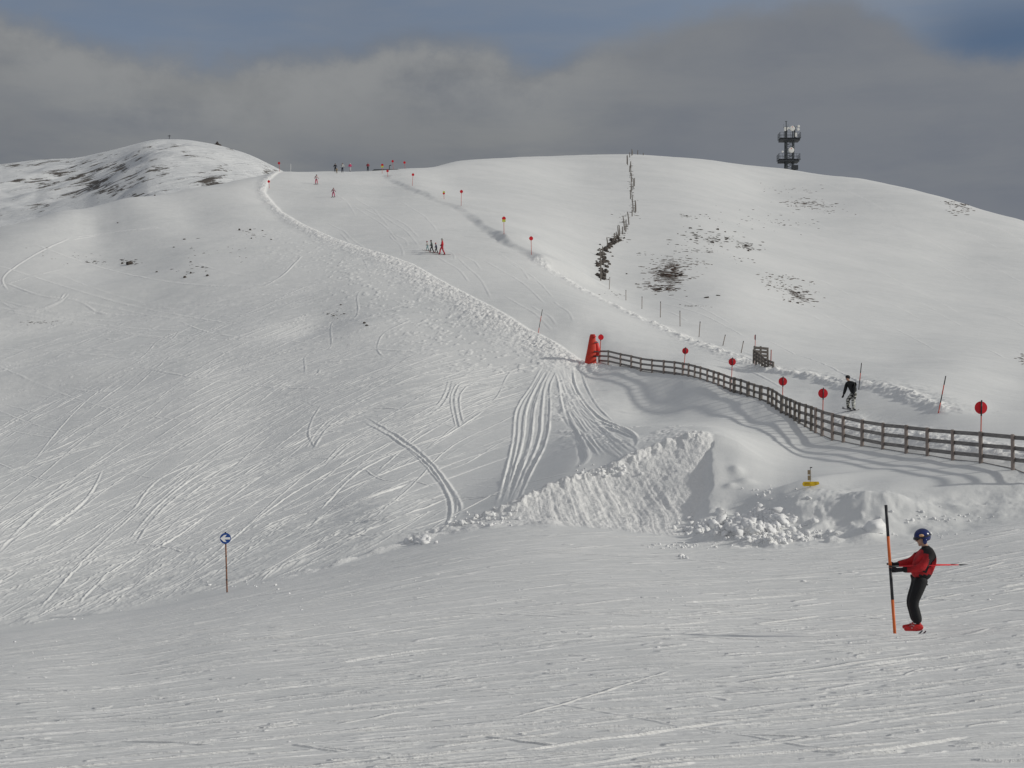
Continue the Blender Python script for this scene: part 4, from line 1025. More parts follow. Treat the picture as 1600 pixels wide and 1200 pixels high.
for side_ in range(4):
    mb = MB()
    for i in range(nb):
        za = zb_ + 1 + (zp1 - zb_ - 1) * i / nb; zb2 = zb_ + 1 + (zp1 - zb_ - 1) * (i + 1) / nb
        c4 = [Vector((cx_ - hw, -dp, 0)), Vector((cx_ + hw, -dp, 0)), Vector((cx_ + hw, dp, 0)), Vector((cx_ - hw, dp, 0))]
        a_, b2 = c4[side_], c4[(side_ + 1) % 4]
        mb.bar(a_ + Vector((.2, 0, za)), b2 + Vector((.2, 0, zb2)), .09, .09); mb.bar(b2 + Vector((.2, 0, za)), a_ + Vector((.2, 0, zb2)), .09, .09); mb.bar(a_ + Vector((.2, 0, zb2)), b2 + Vector((.2, 0, zb2)), .1, .1)
    mb.build('lattice', TOWER, tw)
mb = MB(); mb.box((cx_ - hw * .55, 0, (zb_ + zp1) / 2), (.45, .5, zp1 - zb_)); mb.build('cable_duct', TOWERB, tw)
for zq, x0, x1, ht in ((zp1, 358, 785, 1.15), (zp0, 335, 768, 1.05)):
    a_ = W(*Wc(x0, 0)).x; b2 = W(*Wc(x1, 0)).x; pd = (b2 - a_) / 2; pw = pd; pd = pd * .62; pc = (a_ + b2) / 2; rh = 140 / 13.333 * kk_
    mb = MB(); mb.box((pc, 0, zq + .32), ((b2 - a_) * .94, pd * 1.9, .64)); pf = mb.build('platform', TOWERB, tw)
    mb = MB(); mb.box((pc, 0, zq + .67 + .2), ((b2 - a_), pd * 2, .08)); mb.build('kickboard', TOWER, tw)
    mb = MB()
    for zf in (.5, 1.0):
        z_ = zq + .7 + rh * zf * .9
        cs = [Vector((pc - pw, -pd, z_)), Vector((pc + pw, -pd, z_)), Vector((pc + pw, pd, z_)), Vector((pc - pw, pd, z_))]
        for i in range(4): mb.bar(cs[i], cs[(i + 1) % 4], .07, .07)
    for i in range(7):
        for sy_ in (-1, 1): x_ = pc - pw + 2 * pw * i / 6; mb.bar(Vector((x_, sy_ * pd, zq + .6)), Vector((x_, sy_ * pd, zq + .7 + rh * .9)), .07, .07, Vector((0, 1, 0)))
        for sx_ in (-1, 1): y_ = -pd + 2 * pd * i / 6; mb.bar(Vector((pc + sx_ * pw, y_, zq + .6)), Vector((pc + sx_ * pw, y_, zq + .7 + rh * .9)), .07, .07, Vector((0, 1, 0)))
    mb.build('railing', TOWER, tw)
def dish(cx, cy, r, red=True, dy=-1.1):
    c = W(*Wc(cx, cy)) + Vector((0, dy - hw, 0)); r_ = r / 13.333 * kk_
    mb = MB(); nr_ = Vector((.1, -1, 0)).normalized(); mb.tube([c - nr_ * r_ * .55, c - nr_ * .02, c + nr_ * .12, c + nr_ * .16], [r_ * .96, r_, r_ * .93, r_ * .6], 28)
    dd = mb.build('dish', DISHM, tw, False)
    if red:
        mb = MB(); mb.disc(c + nr_ * .17 + Vector((0, 0, r_ * .5)), nr_, r_ * .16, .02, 12); mb.build('red_badge', RED, dd)
    mb = MB(); mb.bar(c + Vector((0, r_ * .3, 0)), Vector((c.x * .8 + cx_ * .2, -hw, c.z)), .12, .12); mb.build('dish_bracket', TOWER, tw)
dish(612, 305, 56); dish(594, 752, 60, dy=-.9); dish(733, 325, 30, False, -1.2); dish(745, 258, 27, False, -.8); dish(405, 792, 20, False, -1.5); dish(530, 300, 20, False, -1.2)
for cx, cy, w_, h_ in ((460, 320, 38, 82), (686, 438, 40, 84), (508, 315, 20, 60)):
    mb = MB(); mb.box(W(*Wc(cx, cy)) + Vector((0, -hw - 1.2, 0)), (w_ / 13.333 * kk_, .35, h_ / 13.333 * kk_)); mb.build('antenna_panel', DISHM, tw, bevel=.05)
    mb = MB(); mb.bar(W(*Wc(cx, cy + 60)) + Vector((0, -hw - .95, 0)), W(*Wc(cx, cy - 60)) + Vector((0, -hw - .95, 0)), .12, .12, Vector((0, 1, 0))); mb.build('panel_pipe', TOWER, tw)
mb = MB(); mb.bar(W(*Wc(512, 390)), W(*Wc(512, 125)), .26, .26, Vector((0, 1, 0))); mb.bar(W(*Wc(488, 127)), W(*Wc(536, 127)), .2, .14); mb.bar(W(*Wc(455, 262)), W(*Wc(560, 262)), .3, .16)
mb.bar(W(*Wc(462, 262)), W(*Wc(462, 180)), .06, .06, Vector((0, 1, 0))); mb.bar(W(*Wc(552, 262)), W(*Wc(552, 180)), .06, .06, Vector((0, 1, 0))); mb.build('mast', TOWER, tw)
mb = MB(); mb.bar(W(*Wc(690, 545)), W(*Wc(690, 240)), .42, .42, Vector((0, 1, 0))); mb.build('mast', TOWER, tw)
mb = MB(); mb.bar(W(*Wc(785, 458)), W(*Wc(826, 458)), .1, .1); mb.bar(W(*Wc(775, 925)), W(*Wc(812, 925)), .1, .1); mb.bar(W(*Wc(812, 930)), W(*Wc(812, 905)), .08, .08, Vector((0, 1, 0))); mb.build('side_arm', TOWER, tw)
mb = MB(); mb.box(W(*Wc(680, 1100)) + Vector((0, -1, 0)), (2.2, 1.5, 1.6)); mb.build('base_cabinet', TOWERB, tw)

# ---------------------------------------------------------------- hut roof behind the crest and lamp post
hb = at(607, 283); hz = zpix(264.2, 283)
x0 = float(ray(581, 265)[0]) * 283; x1 = float(ray(634, 265)[0]) * 283
ht_ = empty('lift_hut', Vector(((x0 + x1) / 2, 285.5, hb.z - 1)), 0, 'low hut with a long flat dark roof just showing over the crest of the run', 'hut')
o_ = ht_.location
mb = MB(); mb.prism([(-3.6, -.10), (-3.0, .30), (1.6, .30), (3.7, -.05), (3.6, -.22), (-3.5, -.22)][::-1], Vector((0, 0, hz - o_.z - .22)), Vector((1, 0, 0)), Vector((0, 0, 1)), 4.0); mb.build('roof', ROOF, ht_)
mb = MB(); mb.box((0, 0, (hz - o_.z - .44) / 2 - 1), (6.4, 3.4, hz - o_.z - .44 + 2)); mb.build('wall', HUTW, ht_)
lp = at(607.3, 281); lz = zpix(258.5, 281) - lp.z
l_ = empty('lamp_post', lp, 0, 'small dark hooked lamp post on the skyline beside the dark roof', 'lamp post')
mb = MB(); mb.tube([(0, 0, -.5), (0, 0, lz)], .07, 8); mb.build('pole', DARK, l_)
mb = MB(); mb.tube([(0, 0, lz - .03), (.2, 0, lz + .05), (.35, 0, lz)], [.06, .08, .1], 8); mb.build('lamp_head', DARK, l_)

# ---------------------------------------------------------------- summit cross, cairn
mc_ = on_mount(264.5); sc = mc_.y / F
cr = empty('summit_cross', mc_, 0, 'tiny dark cross on the summit of the far left mountain', 'cross')
mb = MB(); mb.bar(Vector((0, 0, -.5)), Vector((0, 0, 7 * sc)), .22, .22, Vector((0, 1, 0))); mb.build('upright', DARK, cr)
mb = MB(); mb.bar(Vector((-.8, 0, 5.2 * sc)), Vector((.8, 0, 5.2 * sc)), .22, .22); mb.build('crossbeam', DARK, cr)
def rock_mesh(seed, n=10, m_=7, noise=.22):
    mb = MB(); mb.ell((0, 0, 0), (1, 1, 1), n, m_, noise=noise, seed=seed); return mb.mesh('rock', ROCK)
RM = [rock_mesh(i) for i in range(8)]
def rock(p, sx, sy, sz, seed, label, group=None, name='rock', cat='rock', m_=None):
    o = bpy.data.objects.new(name, RM[seed % 8]); o.location = p; o.scale = (sx, sy, sz); o.rotation_euler = (random.uniform(-.2, .2), random.uniform(-.2, .2), random.uniform(0, 6)); link(o)
    tag(o, label, cat, group); return o
pc_ = on_mount(340)
ca = empty('cairn', pc_, 0, 'small pile of dark stones on the skyline of the far mountain', 'cairn')
for i, (dx, dz, r_) in enumerate(((-.9, .0, .9), (.3, .0, 1.1), (1.3, -.1, .7), (-.2, .9, .75), (-.1, 1.6, .4))):
    o = bpy.data.objects.new('stone', RM[i]); o.location = (dx, 0, dz); o.scale = (r_, r_, r_ * .75); link(o, ca)

# ---------------------------------------------------------------- single rocks on the slopes
RK = [(202, 411, 11, 5.5, 'largest dark rock on the left brow, crusted with snow'), (191, 411, 4, 3, 'small dark rock touching the left side of the largest brow rock'), (289, 432.5, 5.5, 3.2, 'dark boulder lowest in the rock group left of centre'),
      (298, 426, 3, 3, 'small dark rock just up right of the lowest boulder'), (324, 430, 4.5, 3, 'brown rock right of the lowest boulder in that group'), (245, 424.5, 3.5, 1.8, 'flat small rock between the brow rock and the boulders'),
      (374, 358.5, 3.6, 3.4, 'left one of two dark rocks high on the left slope'), (391, 358.5, 3.8, 3, 'right one of two dark rocks high on the left slope'), (393, 372, 2.4, 1.8, 'small stone under the pair of rocks high on the left slope'),
      (424, 374, 2, 1.4, 'tiny stone right of the small stone high on the left slope'), (410, 360, 2.6, 1.3, 'flat stone right of the pair high on the left slope'), (288, 373.5, 4, 1.6, 'flat dark stone left of and below the pair of high rocks'),
      (272, 386, 3.4, 1.2, 'thin flat stone under the flat dark stone on the left slope'), (298, 409, 2.6, 1.6, 'small stone above the boulder group'), (317, 417, 5, 1.5, 'flat stone strip above the brown rock'),
      (569, 504, 5, 3, 'brown rock clump standing alone above the middle of the left slope'), (573, 508, 3, 2.4, 'small rock at the lower right of the lone brown clump'), (533, 476, 1.8, 1.4, 'tiny dark stone at the top of the central hollow'),
      (538, 490, 1.8, 1.2, 'tiny stone right inside the central hollow'), (521, 493, 3.4, 1.3, 'low stones on the rim of the central hollow'), (148, 408, 4.5, 1.4, 'flat stone left of the largest brow rock'),
      (184, 348, 3, 1.3, 'low stone high near the left skyline'), (242, 305, 1.8, 2.0, 'tiny dark rock on the left skyline ridge'),
      (1073, 337, 4, 2, 'small pointed rock at the top of the dome rock field'), (1079, 356, 6, 1.7, 'flat brown rock slab, upper left in the dome rock field'), (1121, 358, 6, 2.2, 'flat grey slab near the middle of the dome rock field'),
      (1133, 362, 3.5, 1.6, 'small rock right under the flat grey slab'), (1113, 378, 6.5, 3.2, 'greenish dark rock, biggest in the dome rock field'), (1134, 374, 4.5, 1.4, 'low rock right of the biggest dome rock'),
      (1165, 383, 6.5, 2.2, 'upper dark rock of the pair right of the dome field'), (1169, 391.5, 4.5, 2.2, 'lower dark rock of the pair right of the dome field'), (1059, 365, 2.2, 1.3, 'small stone alone left of the dome slabs'),
      (1104, 464.5, 9, 2.0, 'long dark slab lying in snow above the stakes'), (1122, 461.5, 8, 1.4, 'thin dark slab just right of the long slab above the stakes'), (994, 443.5, 1.8, 1.6, 'round dark stone between the stone wall and the turf patch'),
      (979, 427.5, 3, 1.6, 'small dark stone right of the stone wall foot'), (957, 400, 4, 2, 'dark rock just right of the middle of the stone wall'), (1064, 429, 7, 4.2, 'dark rock in the upper part of the large turf patch'), (1031, 452, 8, 2.6, 'dark rock at the bottom of the large turf patch'),
      (1248, 457, 6, 3.2, 'dark rock in the right turf patch'), (1246, 473, 5, 2.4, 'lower dark rock in the right turf patch'), (1222, 432.6, 3.5, 1.6, 'small rock above the right turf patch'), (1374, 322, 0, 0, '')]
for i, (px, py, wpx, hpx, lb) in enumerate(RK):
    if not wpx: continue
    g_ = on_ground(px, py + hpx * .4)
    if g_ is None: continue
    s_ = g_.y / F
    rock(g_ + Vector((0, 0, hpx * s_ * .22)), wpx * s_ * .5, max(wpx * s_ * .45, .15), hpx * s_ * .62, i, lb)

# ---------------------------------------------------------------- low stone wall with its crooked stakes
wl = [(939, 436), (941, 425), (940, 413), (940.5, 402), (943, 394), (949, 388), (955, 382), (962, 377), (967, 371)]
wp = [on_ground(a, b_) for a, b_ in wl]; wp = [q for q in wp if q is not None]
sw = empty('stone_wall', wp[0], 0, 'tumbled dark stone wall climbing the snow beside the crooked stakes', 'wall')
for i in range(len(wp) - 1):
    mb = MB(); L = (wp[i + 1] - wp[i]).length; n_ = max(8, int(L * 2.8))
    for j in range(n_):
        q = wp[i].lerp(wp[i + 1], random.random()); q = Vector((q.x + random.gauss(0, .36), q.y, 0)); q.z = zat(q.x, q.y)
        r_ = random.uniform(.10, .30); mb.ell(q - wp[0] + Vector((0, 0, r_ * .3)), (r_ * 1.2, r_ * 1.3, r_ * .8), 8, 6, noise=.25, seed=i * 50 + j)
    mb.build('stones', ROCK, sw)
# crooked stakes along the wall and up to the skyline (x, top, base, lean)
CS = [(938.5, 390, 438.5, .2), (941.5, 385, 401, 0), (949.5, 371, 386, 1.4), (959, 364, 378, -1), (962.5, 362, 373, -.4), (966, 353.5, 370, .8), (968, 352, 368, .6), (972.5, 354, 366, 0), (976, 338, 360, 2.5), (977.5, 343, 362, -.8),
      (983, 331, 351, 2.6), (987.5, 328, 338, 0), (989.5, 311, 330, 1.5), (992, 313, 332, -.6), (993.5, 315, 331, .5), (988, 304, 316, .5), (985, 297, 311, -.2), (986.3, 286, 300, 0), (986, 279, 298, -.3), (989, 279, 293, -.8), (991, 278, 291, -.5),
      (987, 271, 284, .4), (985.5, 263, 275, 0), (983.5, 259, 269, -.5), (985.5, 252, 264, 0), (984.5, 253, 262, -.8), (980.5, 242.5, 258, .2), (979.6, 243, 256, 0), (983.8, 238, 246, 0), (987, 233, 243, -.3), (988, 234, 242, .3), (996, 234.5, 241.5, -.6), (1005, 239, 242.5, 0)]
nm_ = ['tallest crooked stake standing at the foot of the dark stone wall', 'short stake at the upper left of the stone wall foot', 'crooked stake where the stone wall turns right', 'slim stake above the bend of the stone wall']
for i, (x, yt, yb, ln) in enumerate(CS):
    g_ = on_ground(x, yb)
    if g_ is None: g_ = at(x, 446)
    lab = nm_[i] if i < len(nm_) else None
    grp = 'crooked stakes climbing the dome to the skyline'
    if lab is None:
        lab = 'crooked stake low in the line above the stone wall' if i < 15 else ('thin crooked stake halfway up the line on the dome' if i < 26 else 'tiny crooked stake near the skyline end of the line')
        grp = {0: 'crooked stakes in the lower line', 1: 'crooked stakes in the middle line', 2: 'crooked stakes at the skyline'}[0 if i < 15 else (1 if i < 26 else 2)]
    s_ = g_.y / F; top = Vector((float(ray(x - ln, yt)[0]) * g_.y, g_.y, zpix(yt, g_.y))) - g_
    mb = MB(); mb.tube([Vector((0, 0, -.4)), top * .5 + Vector((.03, 0, 0)), top], [.06 + .03 * (g_.y / 200), .055 + .03 * (g_.y / 200), .05 + .02 * (g_.y / 200)], 6)
    o = mb.build('wooden_stake', WOOD, None, loc=g_); tag(o, lab, 'stake', grp)

# ---------------------------------------------------------------- scattered turf clods and stones (nobody could count them)
def clods(name, spots, material, label):
    mb = MB(); o0 = None
    for px, py, rx, ry, n_, sz in spots:
        for i in range(n_):
            a = random.gauss(0, .5), random.gauss(0, .5)
            g_ = on_ground(px + a[0] * rx + a[1] * rx * .25, py + a[1] * ry)
            if g_ is None: continue
            if o0 is None: o0 = g_.copy()
            s_ = g_.y / F * sz * random.uniform(.35, 1.0) ** 1.3
            mb.ell(g_ - o0 + Vector((0, 0, s_ * .10)), (s_ * 1.5 * random.uniform(.6, 2.4), s_ * .8, s_ * .34), 7, 5, noise=.35, seed=i)
    o = mb.build(name, material, None, loc=o0); tag(o, label, 'stones', kind='stuff')
clods('turf_clods', [(1045, 428, 34, 20, 260, 1.9), (1054, 420, 14, 12, 70, 2.6), (1030, 450, 30, 9, 110, 2.2), (1065, 410, 40, 10, 80, 1.6)], ROCKR, 'reddish brown turf and stones showing through the snow right of the stone wall')
clods('turf_clods', [(1246, 460, 28, 16, 110, 1.9), (1222, 436, 34, 8, 50, 1.6), (1212, 448, 20, 8, 30, 1.4)], ROCKR, 'dark turf clods in the snow on the right side of the dome')
clods('scattered_stones', [(1110, 372, 60, 14, 110, 1.9), (1170, 386, 20, 8, 30, 1.9), (1085, 392, 44, 8, 34, 1.5), (1190, 345, 90, 16, 60, 1.2), (1085, 338, 40, 4, 20, 1.4)], ROCK, 'small stones scattered over the middle of the dome')
clods('scattered_stones', [(1258, 318, 44, 8, 90, 1.5), (1290, 330, 34, 6, 24, 1.2), (1240, 298, 60, 8, 30, 1.0)], ROCKR, 'thin dark stone streaks high on the dome below the tower')
clods('scattered_stones', [(1495, 318, 26, 7, 50, 1.8), (1500, 330, 22, 6, 30, 1.7), (1596, 560, 6, 12, 26, 1.6)], ROCKR, 'dark stone streaks near the right skyline')
clods('scattered_stones', [(1080, 478, 26, 2, 26, 1.3), (1012, 398, 18, 5, 14, 1.3), (960, 460, 16, 4, 14, 1.2), (1160, 410, 16, 10, 12, 1.4)], ROCK, 'few low stones in the snow above the line of stakes')
clods('scattered_stones', [(205, 410, 16, 4, 26, 1.6), (150, 410, 18, 4, 20, 1.2), (300, 425, 30, 8, 16, 1.4), (65, 504, 40, 4, 34, 1.1), (520, 492, 16, 6, 16, 1.2), (330, 392, 70, 16, 24, 1.1), (395, 366, 26, 8, 12, 1.2), (100, 400, 60, 12, 24, .9)], ROCK, 'little stones and turf poking through the left slope')
clods('scattered_stones', [(986, 272, 3, 26, 44, 1.0), (987, 300, 4, 20, 44, 1.1), (975, 350, 10, 22, 46, 1.5), (990, 325, 6, 14, 26, 1.4), (965, 372, 10, 8, 30, 1.8)], ROCK, 'stones along the crooked stake line')

# ---------------------------------------------------------------- lumps of broken snow in front of the bank
SN2 = mat('broken_snow', (.90, .90, .90), .7, .05, 3, bump=.6, bs=6)
mb = MB(); o0 = on_ground(1180, 838)
for px, py, rx, ry, n_, r0, r1 in ((1180, 822, 56, 15, 240, .03, .20), (1110, 825, 50, 12, 150, .03, .13), (1210, 842, 70, 6, 130, .03, .10), (1070, 852, 60, 6, 60, .02, .06), (1260, 836, 50, 6, 50, .03, .09), (1190, 806, 24, 12, 26, .10, .30), (1370, 826, 8, 4, 3, .10, .28),
                                   (1070, 872, 8, 3, 5, .04, .11), (1200, 770, 60, 14, 18, .04, .12), (655, 846, 22, 5, 30, .06, .2), (760, 812, 60, 14, 50, .04, .10), (950, 735, 40, 10, 40, .04, .1), (1470, 810, 70, 14, 26, .03, .08), (1450, 835, 60, 6, 20, .02, .07), (400, 915, 50, 8, 14, .02, .06)):
    for i in range(n_):
        g_ = on_ground(px + random.gauss(0, .5) * rx, py + random.gauss(0, .5) * ry)
        if g_ is None: continue
        r_ = r0 + (r1 - r0) * random.random() ** 3
        mb.ell(g_ - o0 + Vector((0, 0, r_ * .15)), (r_ * random.uniform(.8, 1.5), r_, r_ * random.uniform(.6, 1.1)), 7, 6, noise=.36, seed=i * 3 + int(px), rot=Matrix.Rotation(random.uniform(0, 3), 3, Vector((random.random() + .1, random.random(), random.random()))))
o = mb.build('snow_chunks', SN2, None, sm=True, loc=o0); tag(o, 'broken white snow lumps lying at the foot of the bank below the fence', 'snow lumps', kind='stuff')
mb = MB(); o0 = on_ground(1000, 1050)
for i in range(420):
    px = random.uniform(-40, 1640); py = 1200 - 300 * random.random() ** .8
    g_ = on_ground(px, py)
    if g_ is None: continue
    r_ = random.uniform(.004, .012) * (1 + 1.4 * (random.random() > .95)) * (g_.y / 20)
    mb.ell(g_ - o0 + Vector((0, 0, r_ * .2)), (r_ * random.uniform(1, 2), r_, r_ * .7), 6, 4, noise=.25, seed=i)
o = mb.build('snow_crumbs', SN2, None, sm=True, loc=o0); tag(o, 'small snow crumbs scattered over the near piste', 'snow lumps', kind='stuff')

# ================================================================== PEOPLE
def skin_mesh(name, verts, edges, radii, mats, sub=2):
    me = bpy.data.meshes.new('tmp'); me.from_pydata([tuple(v) for v in verts], edges, []); me.update()
    ob = bpy.data.objects.new('tmp', me); COL.objects.link(ob)
    sk = ob.modifiers.new('skin', 'SKIN'); sk.use_smooth_shade = True
    for i, r_ in enumerate(radii):
        q = me.skin_vertices[0].data[i]; q.radius = r_ if isinstance(r_, (tuple, list)) else (r_, r_); q.use_root = (i == 0)
    sb = ob.modifiers.new('sub', 'SUBSURF'); sb.levels = sub; sb.render_levels = sub
    dg = bpy.context.evaluated_depsgraph_get(); dg.update()
    res = bpy.data.meshes.new_from_object(ob.evaluated_get(dg)); res.name = name
    bpy.data.objects.remove(ob); bpy.data.meshes.remove(me)
    res.materials.clear()
    for m_ in mats: res.materials.append(m_)
    smooth(res); return res
def chain(groups):
    """groups: list of [(point, radius)...]; equal points are shared"""
    V, E, Rr = [], [], []
    def idx(p, r_):
        for i, q in enumerate(V):
            if (Vector(q) - Vector(p)).length < 1e-4: return i
        V.append(tuple(p)); Rr.append(r_); return len(V) - 1
    for gq in groups:
        ids = [idx(p, r_) for p, r_ in gq]
        for a_, b2 in zip(ids[:-1], ids[1:]): E.append((a_, b2))
    return V, E, Rr
def child(name, me, root, label=None):
    o = bpy.data.objects.new(name, me); link(o, root)
    if label: o['label'] = label
    return o
MAT_CACHE = {}
def cloth(c, rough=.8):
    key = tuple(c)
    if key not in MAT_CACHE: MAT_CACHE[key] = mat('cloth', c, rough, .2, 9, bump=.25, bs=25)
    return MAT_CACHE[key]

def person(loc, scale, yaw, J, C, label, group=None, fingers=False, skis=None, snow=0.0, sub=2, torso=None, detail=False):
    """J: joints in metres for a 1.75 m figure facing +X; returns the root"""
    root = empty('person', loc, yaw, label, 'person', group); root.scale = (scale,) * 3
    S = lambda k: Vector(J[k])
    hip, chest, neck, head = S('hip'), S('chest'), S('neck'), S('head')
    fwd = Vector((1, 0, 0)) if 'fwd' not in J else Vector(J['fwd']).normalized()
    mid = (hip + chest) / 2 - fwd * .01
    groups = [[(hip, .09), (mid, .085), (chest, .09), (neck, .05), (head + Vector((0, 0, -.045)), .062), (head + Vector((0, 0, .03)), .088), (head + Vector((0, 0, .10)), .06)]]
    fist = {}
    for s_ in ('l', 'r'):
        sh, elb, ha, kn, an = S('sh_' + s_), S('el_' + s_), S('ha_' + s_), S('kn_' + s_), S('an_' + s_)
        th = S('th_' + s_)
        fd = (ha - elb).normalized(); wr_ = ha - fd * .02; pm = ha + fd * .045
        groups.append([(chest, .09), (sh, .05), ((sh + elb) / 2, .047), (elb, .038), (ha - fd * .03, .027), (pm, .033)])
        groups.append([(hip, .09), (th, .075), ((th + kn) / 2, .075), (kn, .055), ((kn + an) / 2 - fwd * .01, .052), (an, .035), (an + Vector((0, 0, -.05)) + fwd * .10, .034)])
        fist[s_] = (pm, fd)
    V, E, Rr = chain(groups)
    bme = skin_mesh('body', V, E, Rr, [SKIN, C['jacket'][-1], C['trousers']], sub)
    for p in bme.polygons: p.material_index = 0 if p.center.z > neck.z - .02 else (2 if p.center.z < hip.z + .04 else 1)
    body = child('body', bme, root)
    # jacket
    bk_ = J.get('bulk', 1.0)
    jk = [[(Vector(J.get('j_hem', hip + Vector((0, 0, -.03)))), J.get('r_hem', .16)), (Vector(J.get('j_mid', mid)), J.get('r_mid', .155)), (chest, .165 * bk_), (neck + Vector((0, 0, -.03)), .078), (neck + Vector((0, 0, .015)), .07)]]
    for s_ in ('l', 'r'):
        sh, elb, ha = S('sh_' + s_), S('el_' + s_), S('ha_' + s_)
        jk.append([(chest, .165 * bk_), (sh, .082 * bk_), ((sh + elb) / 2, .077 * bk_), (elb, .070 * bk_), ((elb * .35 + ha * .65), .056 * bk_), (ha - (ha - elb).normalized() * .05, .047)])
    V, E, Rr = chain(jk); me = skin_mesh('jacket', V, E, Rr, C['jacket'], sub + (1 if detail else 0))
    if 'jacket_fn' in C:
        for p in me.polygons: p.material_index = C['jacket_fn'](p.center)
    child('jacket', me, root)
    tr = []
    for s_ in ('l', 'r'):
        kn, an, th = S('kn_' + s_), S('an_' + s_), S('th_' + s_)
        tr.append([(hip + Vector((0, 0, .05)), .12), (th, .108 * bk_), ((th + kn) / 2, .10 * bk_), (kn, .084 * bk_), ((kn + an) / 2 - fwd * .01, .082 * bk_), (an + Vector((0, 0, .03)), .084 * bk_)])
    V, E, Rr = chain(tr); child('trousers', skin_mesh('trousers', V, E, Rr, [C['trousers']], sub), root)
    for s_ in ('l', 'r'):
        an = S('an_' + s_); f2 = Vector((fwd.x, fwd.y, 0)).normalized()
        if 'foot_' + s_ in J: f2 = Vector(J['foot_' + s_]).normalized()
        mb = MB(); bl_ = J.get('bl', 1.0); heel = an + Vector((0, 0, -.04)) - f2 * .06 * bl_; toe_ = an + f2 * .18 * bl_ + Vector((0, 0, -.045))
        V, E, Rr = chain([[(an + Vector((0, 0, .05)), .062), (an + Vector((0, 0, -.02)), .06), (an + f2 * .10 + Vector((0, 0, -.035)), .048), (toe_, .036)], [(an + Vector((0, 0, -.02)), .06), (heel, .045)]])
        child('boot', skin_mesh('boot', V, E, Rr, [C['boot']], 2), root)
        # gloves: palm, four curled fingers and a thumb
        pm, fd = fist[s_]; side_ = fd.cross(Vector((0, 0, 1))).normalized(); upv = side_.cross(fd).normalized()
        gl = [[(pm - fd * .14, .046), (pm - fd * .06, .037), (pm, .04), (pm + fd * .03, .036)]]
        if fingers:
            for q in range(4):
                b0 = pm + fd * .03 + upv * (.028 - .019 * q); ln_ = (.030, .034, .032, .026)[q]; cs_ = C.get('curl', {}).get(s_, 1.0)
                b1 = b0 + fd * ln_ + side_ * .01 * cs_; b2 = b1 + fd * ln_ * .3 + side_ * .03 * cs_; b3 = b2 - fd * .025 + side_ * .014 * cs_
                gl.append([(pm, .04), (b0, .013), (b1, .012), (b2, .011), (b3, .010)])
            tb_ = pm - fd * .01 + upv * .03; gl.append([(pm, .04), (tb_, .016), (tb_ + upv * .02 + fd * .03, .013), (tb_ + upv * .012 + fd * .055 + side_ * .02 * C.get('curl', {}).get(s_, 1.0), .011)])
        V, E, Rr = chain(gl); child('glove', skin_mesh('glove', V, E, Rr, [C['glove']], 2 if fingers else 1), root)
    hd = Vector(J.get('look', fwd)).normalized(); hc = head + Vector((0, 0, .035))
    rotz = Vector((1, 0, 0)).rotation_difference(hd).to_matrix()
    if C.get('helmet') is not None:
        mb = MB(); n, m_ = 18, 12; b0 = 0
        c = hc + rotz @ Vector((-.012, 0, .02))
        # shell cut away over the face
        rs_ = (.142, .122, .135)
        rows_ = []
        for i in range(m_ + 1):
            rw = []
            for k_ in range(n):
                ph = 2 * math.pi * k_ / n; front = math.cos(ph); lim = 1.62 if front > .45 else (1.62 + (0.45 - front) * 1.0 if front > -.1 else 2.25)
                th = lim * i / m_
                rw.append(len(mb.v)); mb.v.append(c + rotz @ Vector((rs_[0] * math.sin(th) * math.cos(ph), rs_[1] * math.sin(th) * math.sin(ph), rs_[2] * math.cos(th))))
            rows_.append(rw)
        for i in range(m_):
            for k_ in range(n): mb.f.append((rows_[i][k_], rows_[i + 1][k_], rows_[i + 1][(k_ + 1) % n], rows_[i][(k_ + 1) % n]))
        hm = mb.mesh('helmet', C['helmet'], True); ho = child('helmet', hm, root); sd2 = ho.modifiers.new('thickness', 'SOLIDIFY'); sd2.thickness = .012; sd2.offset = -1
        if detail:
            mb = MB()   # goggles pushed onto the brim
            gp_ = [hc + rotz @ Vector((.118 * math.cos(a_), .118 * math.sin(a_), .015)) for a_ in np.linspace(-.85, .85, 9)]
            mb.tube(gp_, [.018, .026, .030, .031, .028, .031, .030, .026, .018], 10); go = mb.build('goggles', C['goggles'], root, True)
            mb = MB(); sp2 = [hc + rotz @ Vector((-.012 + .152 * math.cos(a_), .132 * math.sin(a_), .02 + .03 * (1 - math.cos(a_)))) for a_ in np.linspace(.8, 2 * math.pi - .8, 26)]; sp2 = [hc + rotz @ Vector((-.012 + .139 * math.cos(a_), .120 * math.sin(a_), .018)) for a_ in np.linspace(.8, 2 * math.pi - .8, 26)]
            mb.tube(sp2, .012, 6, squash=1.4); mb.build('strap', DARK, go, True)
            mb = MB(); pa = hc + rotz @ Vector((.03, J.get('patch', -1) * .126, .055)); mb.ell(pa, (.042, .012, .024), 12, 6, noise=.06, seed=3); mb.build('sticker', mat('sticker', (.72, .50, .28), .5, .3, 30, (.5, .2, .1)), ho, True)
            mb = MB(); ea = hc + rotz @ Vector((.0, J.get('patch', -1) * .118, -.055)); mb.ell(ea, (.038, .018, .05), 12, 8); mb.build('ear_pad', C['helmet'], ho, True)
    elif C.get('hair') is not None:
        mb = MB(); mb.ell(hc + rotz @ Vector((-.018, 0, .018)), (.108, .098, .108), 14, 9); child('hair', mb.mesh('hair', C['hair'], True), root)
    # face on the side the head looks to
    mb = MB(); fc_ = hc + rotz @ Vector((.02, 0, -.03)); mb.ell(fc_, (.078, .066, .095), 14, 10)
    mb.tube([hc + rotz @ Vector((.088, 0, .0)), hc + rotz @ Vector((.112, 0, -.028)), hc + rotz @ Vector((.09, 0, -.045))], [.009, .015, .011], 8)
